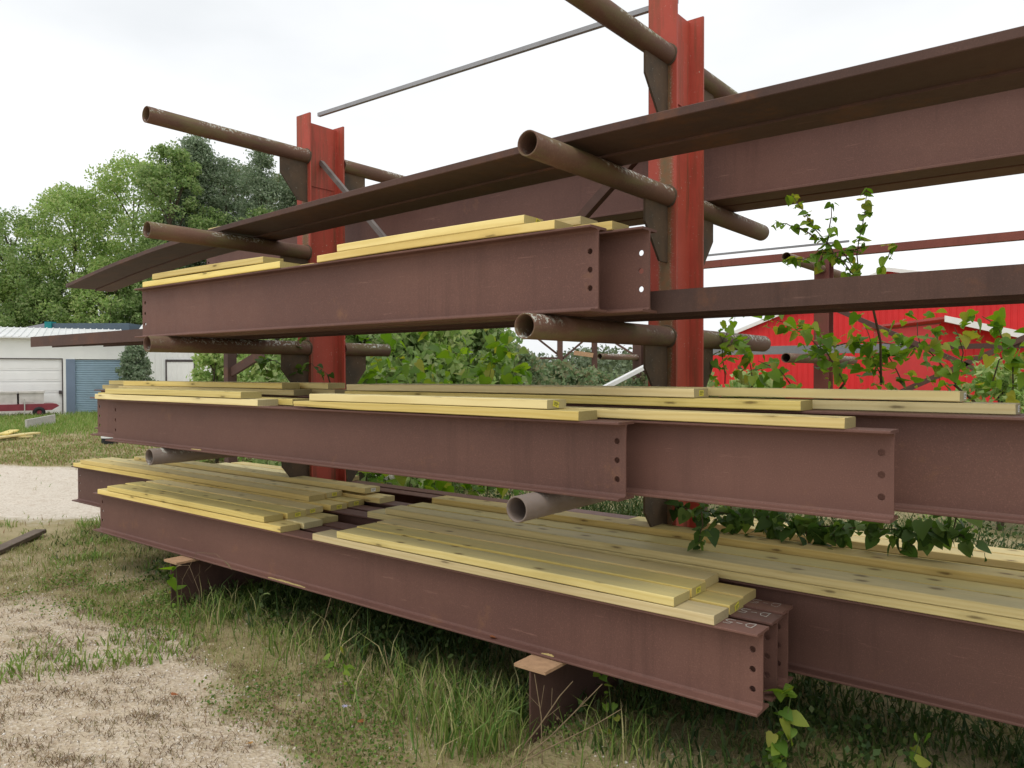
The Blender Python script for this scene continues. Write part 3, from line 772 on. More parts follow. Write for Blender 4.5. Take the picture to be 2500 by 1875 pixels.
fr = far_rack('tall_post_frame', 'distant pair of rusty posts with crossed braces beyond the bushes', p, ang, (0, dx), 3.6, (), 1, False, None, None,
         braces=[((-1.0, 0, 2.9), (.9, 0, 1.4)), ((dx + .3, 0, 3.1), (-.9, 0, 1.2)), ((dx, .05, 2.9), (dx + 1.9, .05, 1.7)), ((-.8, 0, 2.05), (0, 0, 2.05))], cw=.16, cd=.16, mat=RUSTY)
for z in (2.15, 1.28):
    bar('short_arm', (dx - .62, -.1, z + .06), (dx - .05, -.1, z - .02), .13, .1, ORANGE_RUST, fr)
far_rack('single_post_rack', 'rusty post with one open pipe arm, seen under the eye-level beams', (-7.35, 13.3, 0), 0, (0,), 2.3, (1.92,), 1.35, False, mat=RUSTY)
o = bar('white_channel', WP(14, 1440, 1.22), WP(14.6, 1590, 1.80), .07, .12, WHITE_TRIM, None)
tag(o, 'white steel channel leaning among the bushes', 'steel channel')
m = MB(); m.box(-.06, .06, -.08, .08, 0, 1.95); pst = m.build('upright', RUSTY, None)
r = tag(empty('rusty_bracket_post', WP(12.5, 562)), 'dark rusty post with slanting bracket among green shrubs at left', 'post'); pst.parent = r
bar('bracket', (.05, 0, 1.65), (.75, .1, 1.95), .14, .06, RUSTY, r)

# ================================================================ buildings
def ribbed(m, x0, x1, y, z0, ztop, pitch=.23, rib=.025, w=.05):
    """wall sheet with raised vertical ribs facing -y; ztop may be a function of x"""
    zt = ztop if callable(ztop) else (lambda x: ztop)
    n = max(1, int((x1 - x0) / pitch)); st = (x1 - x0) / n
    X = []
    for i in range(n):
        a = x0 + i * st
        X += [(a, y), (a + st - w, y), (a + st - w * .8, y - rib), (a + st - w * .2, y - rib)]
    X.append((x1, y))
    vs_ = []
    for x, yy in X: vs_ += [(x, yy, z0), (x, yy, zt(x))]
    fs = [(2 * i, 2 * i + 2, 2 * i + 3, 2 * i + 1) for i in range(len(X) - 1)]
    m.add(vs_, fs)

A, B = W(28, -20.9), W(31, -15.57)
ga = math.atan2(B.y - A.y, B.x - A.x)
g = tag(empty('garage', A, ga), 'low white garage with white sectional door and blue roll-up door', 'garage')
GL = 6.12
m = MB()  # walls with two door openings
m.box(-3.2, 1.1, 0, .15, -.1, 3.0); m.box(3.93, 4.05, 0, .15, -.1, 2.17); m.box(1.1, GL, 0, .15, 2.17, 3.0); m.box(5.98, GL, 0, .15, -.1, 2.17)
m.box(-3.2, GL, 5.0, 5.15, -.1, 3.5); m.box(GL - .15, GL, .15, 5, -.1, 3.0); m.box(-3.2, -3.05, .15, 5, -.1, 3.0)
m.build('wall', WHITE_WALL, g)
m = MB(); m.box(4.05, 4.36, -.02, .13, -.1, 2.165); m.build('blue_panel', BLUE_WALL, g)
d = empty('sectional_door', (0, 0, 0), 0, g)
for i in range(5):
    m = MB(); z = .0 + i * .434
    m.box(1.12, 3.91, .06, .1, z + .004, z + .428)
    for k in range(3):
        xa = 1.24 + k * .9; m.box(xa, xa + .78, .052, .06, z + .08, z + .35)
    m.build('door_panel', WHITE_DOOR, d)
m = MB(); m.box(1.08, 1.12, -.01, .09, 0, 2.2); m.box(3.91, 3.95, -.01, .09, 0, 2.2); m.box(1.12, 3.91, -.01, .05, 2.165, 2.2); m.build('door_frame', FRAME_DARK, g)
m = MB(); m.box(3.80, 3.90, -.02, .05, .82, .95); m.build('door_latch', FRAME_DARK, g)
m = MB(); X = []   # roll-up door: one curtain of interlocking slats
for i in range(30):
    z = i * .0715
    X += [(.10, z), (.055, z + .012), (.055, z + .06), (.10, z + .0713)]
vs_ = []
for y, z in X: vs_ += [(4.36, y, z), (5.98, y, z)]
m.add(vs_, [(2 * i, 2 * i + 1, 2 * i + 3, 2 * i + 2) for i in range(len(X) - 1)]); m.build('roll_up_door', BLUE_DOOR, g)
m = MB(); n = 40; X = []
for i in range(n):
    a = -3.5 + i * (GL + 3.6) / n; w_ = (GL + 3.6) / n
    X += [(a, 0), (a + w_ * .7, 0), (a + w_ * .78, .035), (a + w_ * .92, .035)]
vs_ = []
for x, dz in X: vs_ += [(x, -.25, 3.0 + dz), (x, 5.3, 3.62 + dz), (x, -.25, 2.95), (x, 5.3, 3.57)]
fs = []
for i in range(len(X) - 1):
    a = 4 * i; fs += [(a, a + 4, a + 5, a + 1), (a + 2, a + 3, a + 7, a + 6), (a, a + 2, a + 6, a + 4)]
m.add(vs_, fs); m.build('roof', WHITE_ROOF, g)

P0 = WP(33, 352); P1 = WP(34, 556); ba = math.atan2(P1.y - P0.y, P1.x - P0.x); BLn = (P1 - P0).length
s = tag(empty('white_shed', P0, ba), 'white ribbed metal shed with dark framed door, between bushes', 'shed')
m = MB(); ribbed(m, 0, BLn, 0, -.1, 3.3, .22, .02); m.box(0, .1, .02, 6, -.1, 3.3); m.box(BLn - .1, BLn, .02, 6, -.1, 3.3); m.box(0, BLn, 5.9, 6, -.1, 3.3); m.build('wall', WHITE_WALL, s)
dl, dr = BLn * .25, BLn * .605
m = MB(); ribbed(m, dl + .06, dr - .06, -.05, 0, 2.1, .2, .01); dd_ = m.build('door', WHITE_DOOR, s)
m = MB(); m.box(dl, dl + .06, -.07, -.03, 0, 2.2); m.box(dr - .06, dr, -.07, -.03, 0, 2.2); m.box(dl + .06, dr - .06, -.07, -.03, 2.1, 2.2); m.build('frame', FRAME_DARK, dd_)
m = MB(); m.prism([(-.3, 3.3), (6.3, 3.3), (6.3, 3.4), (3, 4.3), (-.3, 3.4)], -.2, BLn + .2); m.build('roof', WHITE_ROOF, s)

P0 = WP(36.5, 28); P1 = WP(36.5, 120)
s = tag(empty('teal_trimmed_building', P1, math.atan2(P1.y - P0.y, P1.x - P0.x)), 'grey roofed building with teal corner trim behind the garage', 'building')
L = (P1 - P0).length
m = MB(); m.box(-L - 3, -.02, .02, 7, -.1, 3.3); m.build('wall', WHITE_WALL, s)
m = MB(); m.add([(-L - 3, -.2, 2.9), (.0, -.2, 3.72), (.0, 7, 3.8), (-L - 3, 7, 3.0), (-L - 3, -.2, 3.05), (.0, -.2, 3.98), (.0, 7, 4.05), (-L - 3, 7, 3.15)],
                [(0, 1, 2, 3), (4, 5, 6, 7), (0, 1, 5, 4), (1, 2, 6, 5), (2, 3, 7, 6), (3, 0, 4, 7)]); m.build('roof', GREY_ROOF, s)
m = MB(); m.box(-.02, .3, -.3, .1, 2.9, 4.04); m.build('corner_trim', TEAL, s)
m = MB(); m.box(.3, 3.6, .1, 5, -.1, 3.62); m.build('side_wall', GREY_ROOF, s)
m = MB(); m.prism([(-.2, 3.62), (5.2, 3.62), (5.2, 3.9), (-.2, 3.97)], .3, 3.9); m.build('side_roof', DARK_ROOF, s)

# red barn and the red lean-to in front of it
_u = WP(42, 2165).normalized(); _v = Vector((_u.y, -_u.x, 0)); _c = WP(42, 2165); P0 = _c - _v * 9.5; P1 = _c + _v * 20; AX = 9.5; ba = math.atan2(P1.y - P0.y, P1.x - P0.x); L = (P1 - P0).length
s = tag(empty('red_barn', P0, ba), 'big bright red metal barn with gable end behind the vines', 'barn')
hz = lambda x: 3.28 + 3.79 * (x / AX if x < AX else (L - x) / (L - AX))
m = MB(); ribbed(m, 0, AX, 0, -.2, hz, .3, .03, .07); ribbed(m, AX, L, 0, -.2, hz, .3, .03, .07); m.box(0, .1, .1, 18, -.2, 3.15); m.box(L - .1, L, .1, 18, -.2, 3.15); m.box(.1, L - .1, 17.9, 18, -.2, 3.15)
m.build('wall', BARN_RED, s)
for sg in (0, 1):
    m = MB(); e0, e1 = (-.15, AX) if sg == 0 else (L + .15, AX)
    ze_, zr = 3.25, 7.10
    m.add([(e0, -.25, ze_), (e1, -.25, zr), (e1, 18.3, zr), (e0, 18.3, ze_), (e0, -.25, ze_ + .12), (e1, -.25, zr + .12), (e1, 18.3, zr + .12), (e0, 18.3, ze_ + .12)],
          [(0, 1, 2, 3), (4, 5, 6, 7), (0, 1, 5, 4), (1, 2, 6, 5), (2, 3, 7, 6), (3, 0, 4, 7)])
    rf = m.build('roof', BARN_ROOF, s)
    m = MB(); m.add([(e0, -.31, ze_ - .06), (e1, -.31, zr - .06), (e1, -.255, zr - .06), (e0, -.255, ze_ - .06), (e0, -.31, ze_ + .15), (e1, -.31, zr + .15), (e1, -.255, zr + .15), (e0, -.255, ze_ + .15)],
          [(0, 1, 2, 3), (4, 5, 6, 7), (0, 1, 5, 4), (1, 2, 6, 5), (2, 3, 7, 6), (3, 0, 4, 7)])
    m.build('rake_trim', WHITE_TRIM, rf)
P0 = WP(27, 2296); P1 = WP(27, 2680); ba = math.atan2(P1.y - P0.y, P1.x - P0.x); L = (P1 - P0).length
s = tag(empty('red_lean_to', P0, ba), 'lower red lean-to with thick white sloping roof edge at right', 'shed')
hz = lambda x: 3.36 - .208 * x
m = MB(); ribbed(m, 0, L, 0, -.2, hz, .3, .03, .07); m.box(0, .1, .1, 5, -.2, 3.3); m.build('wall', BARN_RED, s)
m = MB(); m.add([(-.3, -.75, 3.42), (L, -.75, 3.36 - .208 * L), (L, 5.3, 3.36 - .208 * L), (-.3, 5.3, 3.42), (-.3, -.75, 3.5), (L, -.75, 3.44 - .208 * L), (L, 5.3, 3.44 - .208 * L), (-.3, 5.3, 3.5)],
        [(0, 1, 2, 3), (4, 5, 6, 7), (0, 1, 5, 4), (1, 2, 6, 5), (2, 3, 7, 6), (3, 0, 4, 7)]); rf = m.build('roof', BARN_ROOF, s)
m = MB(); m.add([(-.3, -.81, 3.32), (L, -.81, 3.20 - .208 * L), (L, -.755, 3.20 - .208 * L), (-.3, -.755, 3.32), (-.3, -.81, 3.53), (L, -.81, 3.49 - .208 * L), (L, -.755, 3.49 - .208 * L), (-.3, -.755, 3.53)],
        [(0, 1, 2, 3), (4, 5, 6, 7), (0, 1, 5, 4), (1, 2, 6, 5), (2, 3, 7, 6), (3, 0, 4, 7)]); m.build('fascia', WHITE_TRIM, rf)

# ================================================================ small yard things at left
tr = tag(empty('red_trailer', W(28.2, -18.05), ga + .15), 'small low red trailer loaded with white boxes by the garage door', 'trailer')
m = MB(); m.prism([(-1.15, .40), (-1.1, .27), (.95, .27), (1.2, .42), (1.1, .50), (-1.15, .50)], -.55, .55, 'Y'); m.build('bed', RED_PAINT, tr)
for x0_, x1_ in ((-2.2, -.12), (-.05, .72)):
    m = MB(); m.box(x0_, x1_, -.45, .45, .505, .90); m.box(x0_ - .03, x1_ + .03, -.48, .48, .90, .97); m.box(x0_ + .1, x0_ + .45, -.47, -.45, .56, .72)
    m.build('white_box', BOX_GREY, tr)
for x in (-1.9, .55):
    m = MB(); n = 18
    for a, b in ((.27, .12),):
        vs_ = []
        for rr, yy in ((.08, -.62), (.2, -.60), (.2, -.44), (.08, -.42)):
            vs_ += [(x + rr * math.cos(6.2832 * k / n), yy, .2 + rr * math.sin(6.2832 * k / n)) for k in range(n)]
        fs = [(i * n + k, i * n + (k + 1) % n, ((i + 1) % 4) * n + (k + 1) % n, ((i + 1) % 4) * n + k) for i in range(4) for k in range(n)]
        m.add(vs_, fs, True)
    w_ = m.build('wheel', DARK, tr)
    m = MB(); m.tube([(x, -.6, .2), (x, -.44, .2)], .078, 14); m.build('rim', RED_PAINT, w_)
for x in (-1.05, .1):
    m = MB(); m.tube([(x, -.6, 0), (x, -.6, .7)], .02, 8); m.build('stand', PALE_PLANK, tr)

def plank(name, label, p, q, w, t, mat, cat='plank', z=.01, roll=0):
    p, q = Vector(p), Vector(q); d = q - p; L = d.length
    m = MB(); e = .004
    m.prism([(e, 0), (w - e, 0), (w, e), (w, t - e), (w - e, t), (e, t), (0, t - e), (0, e)], 0, L)
    o = m.build(name, mat, None, (p.x, p.y, p.z + z + float(ground_z(p.x, p.y))))
    o.rotation_euler = (roll, -math.asin(d.z / L), math.atan2(d.y, d.x))
    return tag(o, label, cat)
plank('weathered_plank', 'weathered brown plank lying on the grass at the left edge', (-7.75, 2.42, 0), (-8.45, 3.15, .03), .12, .04, GREY_PLANK)
plank('pale_plank', 'pale grey plank on edge in the grass before the trailer', (-24.6, 8.7, 0), (-25.9, 9.95, .05), .06, .3, PALE_PLANK)
for i, (a, b, z) in enumerate([((-21.4, 6.3, 0), (-20.9, 7.5, 0), .03), ((-21.8, 6.6, 0), (-22.0, 8.1, 0), .03), ((-20.6, 6.7, 0), (-21.5, 7.9, 0), .07), ((-21.0, 7.0, 0), (-22.3, 7.7, 0), .11)]):
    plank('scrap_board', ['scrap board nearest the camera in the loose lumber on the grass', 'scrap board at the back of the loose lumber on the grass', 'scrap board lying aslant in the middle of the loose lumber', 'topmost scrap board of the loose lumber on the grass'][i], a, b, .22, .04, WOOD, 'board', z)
dr_ = tag(empty('small_drum', W(17.3, -9.05)), 'small black drum with white rim on the grass beyond the beams', 'drum')
m = MB(); m.tube([(0, 0, 0), (0, 0, .22)], .17, 18); m.build('shell', DARK, dr_)
m = MB(); m.tube([(0, 0, .18), (0, 0, .235)], .178, 18); m.build('rim', WHITE_TRIM, dr_)

# ================================================================ trees
def unit(n, rng):
    v = rng.normal(size=(n, 3)); return v / np.linalg.norm(v, axis=1, keepdims=True)
def leaf_quads(C, size, rng, droop=.3, aspect=.55):
    """kite-shaped leaf faces centred on C"""
    n = len(C); d = unit(n, rng); d[:, 2] -= droop; d /= np.linalg.norm(d, axis=1, keepdims=True)
    a = unit(n, rng); s_ = np.cross(d, a); s_ /= np.linalg.norm(s_, axis=1, keepdims=True) + 1e-9
    sz = (size * rng.uniform(.6, 1.35, n))[:, None]
    nm = np.cross(d, s_)
    V = np.stack([C - d * sz * .5, C + s_ * sz * aspect * .5 + nm * sz * .08, C + d * sz * .5, C - s_ * sz * aspect * .5 + nm * sz * .08], 1).reshape(-1, 3)
    F = np.arange(4 * n).reshape(-1, 4); return V, F

def tree(name, label, base, h, rx, crown_z0, mat, n_clump, per, leaf, shape='round', seed=1, group=None, cat='tree', ry=None, clump_r=None, trunk_r=.16):
    rng = np.random.default_rng(seed); ry = ry or rx
    if base.length > 25: per = int(per * 1.7); leaf *= .74; n_clump = int(n_clump * 1.15)
    t = tag(empty(name, base), label, cat, group)
    ch = h - crown_z0
    u = rng.uniform(0, 1, n_clump) ** .8; z = crown_z0 + ch * u
    if shape == 'round': rr = np.sqrt(np.clip(1 - (2 * u - .85) ** 2 / 1.35, .03, 1))
    elif shape == 'cone': rr = np.clip(1.05 - u, .05, 1) ** .75
    elif shape == 'column': rr = np.clip(1 - u ** 2.2, .10, 1) * np.clip(.75 + .6 * u, 0, 1)
    else: rr = np.sqrt(np.clip(1 - u ** 1.6, .02, 1))
    a = rng.uniform(0, 2 * np.pi, n_clump); k = np.sqrt(rng.uniform(.22, 1, n_clump))
    wob = 1 + .22 * np.sin(3 * a + seed) + .12 * np.sin(7 * a + 2 * seed + 5 * u)
    C = np.stack([rx * rr * k * wob * np.cos(a), ry * rr * k * wob * np.sin(a), z], 1)
    cr = (clump_r or rx * .22) * rng.uniform(.55, 1.25, n_clump)
    P = np.repeat(C, per, 0) + unit(n_clump * per, rng) * (np.repeat(cr, per) * rng.uniform(.15, 1, n_clump * per) ** .5)[:, None] * np.array([1, 1, .75])
    P[:, 2] = np.maximum(P[:, 2], .05)
    V, F = leaf_quads(P, leaf, rng)
    me = np_mesh('crown', V, F, mat); o = link('crown', me, t); o['kind'] = 'stuff'
    m = MB(); m.tube([(0, 0, -.2), (.05, .03, h * .3), (0, -.05, h * .6), (.03, 0, h * .88)], [trunk_r * 1.2, trunk_r, trunk_r * .6, trunk_r * .15], 8)
    for i in rng.choice(n_clump, min(14, n_clump), False):
        c = C[i]; z_ = max(.15 * h, min(c[2] - .25 * h * rng.uniform(.4, 1), h * .8))
        m.tube([(0, 0, z_), tuple(c * np.array([.5, .5, 0]) + np.array([0, 0, (z_ + c[2]) / 2 + .05 * h * .3])), tuple(c)], [trunk_r * .4, trunk_r * .25, trunk_r * .08], 5, False)
    m.build('trunk', BARK, t)
    return t
HY = lambda py, d: 1.65 + (907 - py) / 1880 * d
TG = 'trees behind the garage'
tree('maple_tree', 'light green tree at the far left edge, lowest crown top', WP(47, 30), HY(525, 47), 3.6, 1.5, LEAF_MID, 150, 70, .24, 'round', 3, TG)
tree('maple_tree', 'green tree at the left edge behind the lowest crown', WP(50, -60), HY(560, 50), 3.6, 1.5, LEAF_DARK, 110, 60, .26, 'round', 31, TG)
tree('maple_tree', 'yellow green tree second from the left, over the garage roof', WP(48, 185), HY(470, 48), 3.9, 1.2, LEAF_BRIGHT, 190, 75, .24, 'round', 4, TG)
tree('maple_tree', 'tall bright tree left of the dark pointed one', WP(50, 330), HY(395, 50), 4.0, 1.5, LEAF_BRIGHT, 220, 75, .25, 'round', 5, TG)
tree('maple_tree', 'bright narrow tree close beside the dark pointed one', WP(46, 420), HY(365, 46), 2.4, 2, LEAF_MID, 150, 70, .25, 'round', 6, TG)
tree('pointed_tree', 'tallest dark pointed tree behind the left pipe arms', WP(48, 480), HY(345, 48), 2.6, 3, LEAF_DARK, 150, 110, .24, 'cone', 7, TG, clump_r=.95)
tree('maple_tree', 'grey green tree filling the gap between the dark pointed trees', WP(52, 590), HY(415, 52), 2.6, 2, LEAF_GREY, 170, 70, .25, 'round', 12, TG)
tree('maple_tree', 'grey green tree just left of the left column', WP(53, 690), HY(428, 53), 2.6, 2, LEAF_GREY, 170, 70, .25, 'round', 13, TG)
tree('pointed_tree', 'shorter dark tree just right of the tallest pointed one', WP(49, 555), HY(395, 49), 2.2, 3, LEAF_DARK, 120, 95, .24, 'round', 8, TG, clump_r=.85)
tree('birch_tree', 'airy dark tree with sky gaps left of the left column', WP(48, 640), HY(362, 48), 2.5, 3, LEAF_DARK, 110, 80, .22, 'cone', 9, TG, clump_r=.75)
tree('birch_tree', 'airy tree partly hidden by the left column', WP(48, 715), HY(425, 48), 1.7, 2, LEAF_DARK, 150, 60, .23, 'cone', 10, TG, clump_r=.55)
for i, (px, d, py, rx, mt) in enumerate([(110, 46, 690, 3.2, LEAF_MID), (265, 46, 640, 3.2, LEAF_BRIGHT), (390, 47, 590, 3.2, LEAF_MID), (520, 47, 520, 3.2, LEAF_MID), (640, 47, 520, 3.2, LEAF_MID), (40, 47, 640, 3.0, LEAF_BRIGHT), (330, 46, 720, 3.2, LEAF_MID), (740, 47, 560, 3.0, LEAF_DARK)]):
    tree('understory_tree', ['low tree over the garage roof, dark below the yellow green one', 'bright low tree right of the garage roof ridge', 'mid green low tree beneath the tall bright tree', 'dark low tree beneath the tallest pointed tree', 'mid green low tree beneath the airy dark tree', 'bright low tree at the left edge over the garage', 'dark low tree just above the eye-level beam ends', 'dark low tree behind the left column'][i], WP(d, px), HY(py, d), rx, .8, mt, 130, 60, .25, 'dome', 40 + i, 'low trees behind the garage')
SG = 'shrubs around the yard'
tree('ivy_bush', 'dark bush climbing the garage end beside the blue door', WP(30.2, 330), 2.65, .72, .1, LEAF_DARK, 90, 70, .16, 'dome', 60, SG, 'bush', clump_r=.3, trunk_r=.06)
tree('brown_bush', 'browning bush above the garage roof end', WP(41.5, 240), 4.0, 1.5, .5, LEAF_BROWN, 60, 60, .18, 'dome', 61, SG, 'bush', trunk_r=.06)
tree('leafy_shrub', 'bright shrub right of the white shed', WP(13.5, 525), 2.15, .5, .1, LEAF_BRIGHT, 50, 60, .10, 'dome', 62, SG, 'bush', clump_r=.2, trunk_r=.03)
tree('leafy_shrub', 'bright green shrub left of the left column under the pipe arm', WP(14, 640), 2.1, .95, .1, LEAF_BRIGHT, 110, 60, .11, 'dome', 63, SG, 'bush', clump_r=.25, trunk_r=.04)
tree('leafy_shrub', 'broad dense shrub between the two columns, left part', WP(10.5, 880), 2.75, 1.5, .1, LEAF_MID, 170, 70, .12, 'dome', 64, SG, 'bush', clump_r=.32, trunk_r=.05)
tree('leafy_shrub', 'yellowish shrub between the two columns, middle', WP(11, 1010), 2.7, 1.2, .1, LEAF_BRIGHT, 150, 70, .12, 'dome', 65, SG, 'bush', clump_r=.3, trunk_r=.05)
tree('leafy_shrub', 'dense dark shrub between the columns, right part', WP(12, 1140), 2.75, 1.1, .1, LEAF_MID, 150, 70, .12, 'dome', 66, SG, 'bush', clump_r=.28, trunk_r=.05)
tree('willow_bush', 'grey green willow bush left of the distant posts', WP(15, 1255), 2.0, 1.0, .1, LEAF_GREY, 130, 80, .11, 'dome', 67, SG, 'bush', clump_r=.3, trunk_r=.04)
tree('willow_bush', 'grey green bush in front of the distant posts', WP(18, 1370), 1.72, 1.3, .1, LEAF_GREY, 130, 70, .12, 'dome', 68, SG, 'bush', clump_r=.32, trunk_r=.04)
tree('willow_bush', 'bush with reddish twigs right of the distant posts', WP(19, 1460), 1.55, 1.2, .1, LEAF_GREY, 90, 70, .12, 'dome', 69, SG, 'bush', clump_r=.32, trunk_r=.04)
tree('willow_bush', 'pale bush under the single pipe arm', WP(15, 1570), 1.5, .8, .1, LEAF_GREY, 90, 70, .10, 'dome', 70, SG, 'bush', clump_r=.26, trunk_r=.04)
tree('leafy_shrub', 'green shrub at the foot of the red barn, left', WP(13, 1690), 1.62, .6, .1, LEAF_MID, 60, 70, .11, 'dome', 71, SG, 'bush', clump_r=.28, trunk_r=.04)
tree('leafy_shrub', 'low green shrub before the red barn, beside the second rack', WP(9, 1840), 1.55, .45, .1, LEAF_BRIGHT, 80, 70, .09, 'dome', 72, SG, 'bush', clump_r=.22, trunk_r=.03)
tree('leafy_shrub', 'green shrub at the right edge before the red lean-to', WP(8, 2440), 1.65, .5, .1, LEAF_BRIGHT, 60, 60, .09, 'dome', 73, SG, 'bush', clump_r=.22, trunk_r=.03)
# far wood on the skyline
rng = np.random.default_rng(5); C = []
for i in range(260):
    px = rng.uniform(1000, 1900); d = rng.uniform(95, 120); C.append((*WP(d, px)[:2], rng.uniform(.5, 3.4) + .8 * math.sin(px / 45)))
C = np.array(C); P = np.repeat(C, 60, 0) + unit(len(C) * 60, rng) * (rng.uniform(.2, 1, len(C) * 60) ** .5 * 2.0)[:, None]
P[:, 2] = np.maximum(P[:, 2], 0)
V, F = leaf_quads(P, .7, rng)
o = link('far_wood', np_mesh('far_wood', V, F, LEAF_FAR)); tag(o, 'pale distant wood on the skyline under the eye-level beams', 'wood', kind='stuff')

# ================================================================ vines with single large leaves
def vine_leaf_mesh(seed):
    r = random.Random(seed)
    half = [(0, 0), (.16, -.10), (.36, -.06), (.46, .16), (.38, .45), (.2, .75), (.0, 1.0)]
    rows = []; vs_ = []; fs = []
    fold = r.uniform(.12, .3); curl = r.uniform(.05, .25)
    spine = [(0, .0), (0, .16), (0, .45), (0, .75), (0, 1.0)]
    pts = half[1:-1]
    vs_.append((0, 0, 0))                                   # 0 base
    for x, y in spine[1:]: vs_.append((0, y, -curl * y * y)) # 1..4 spine, 4 tip
    for sg in (1, -1):
        for x, y in pts: vs_.append((sg * x * r.uniform(.92, 1.08), y, fold * x - curl * max(y, 0) ** 2 + r.uniform(-.02, .02)))
    R, Lh = 5, 10
    for o_, fl in ((5, False), (10, True)):
        f_ = [(0, o_, o_ + 1), (0, o_ + 1, o_ + 2, 1), (1, o_ + 2, o_ + 3, 2), (2, o_ + 3, o_ + 4, 3), (3, o_ + 4, 4)]
        fs += [f[::-1] if fl else f for f in f_]
    me = bpy.data.meshes.new('leaf'); me.from_pydata(vs_, [], fs); me.update()
    me.polygons.foreach_set('use_smooth', [True] * len(fs)); me.materials.append(LEAF_VINE); return me
VL = [vine_leaf_mesh(i) for i in range(5)]
VL_SHADED = []
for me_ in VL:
    c_ = me_.copy(); c_.materials.clear(); c_.materials.append(LEAF_VINE_SHADED); VL_SHADED.append(c_)

def vine(name, label, lines, step, size, seed, spread=.05, group='leafy vines on the rack', cat='vine', roots=(), rad=.004, stem=STEM, up_bias=.35, meshes=None):
    r = random.Random(seed)
    base = Vector(lines[0][0]); base.z = 0
    t = tag(empty(name, base), label, cat, group)
    m = MB(); spots = []
    for ln in lines:
        pts = [Vector(p) - base for p in ln]
        fine = []
        for a, b in zip(pts[:-1], pts[1:]):
            n = max(2, int((b - a).length / .05))
            for k in range(n):
                q = a.lerp(b, k / n) + Vector((r.uniform(-1, 1), r.uniform(-1, 1), r.uniform(-1, 1))) * .008
                fine.append(q)
        fine.append(pts[-1])
        m.tube(fine, [rad * (1 - .6 * i / len(fine)) for i in range(len(fine))], 5)
        L = sum((b - a).length for a, b in zip(pts[:-1], pts[1:]))
        for k in range(int(L / step) + 1):
            i = min(len(fine) - 1, int((k + r.uniform(-.35, .35)) / max(1, int(L / step)) * len(fine))); i = max(0, i)
            spots.append((fine[i], fine[min(i + 1, len(fine) - 1)] - fine[max(i - 1, 0)]))
    for rt_ in roots: m.tube([Vector(p) - base for p in rt_], rad * 1.6, 6)
    m.build('stem', stem, t)
    for p, d in spots:
        off = Vector((r.uniform(-1, 1), r.uniform(-1, .8), r.uniform(-.8, .6))) * spread
        yaw = r.uniform(0, 2 * math.pi); pitch = r.uniform(-1.3, .3) + up_bias - .35
        s = size * (r.uniform(.35, 1.3) if r.random() < .75 else r.uniform(1.1, 1.5))
        link('leaf', (meshes or VL)[r.randrange(5)], t, p + off, (pitch, r.uniform(-.7, .7), yaw), (s, s, s))
    return t
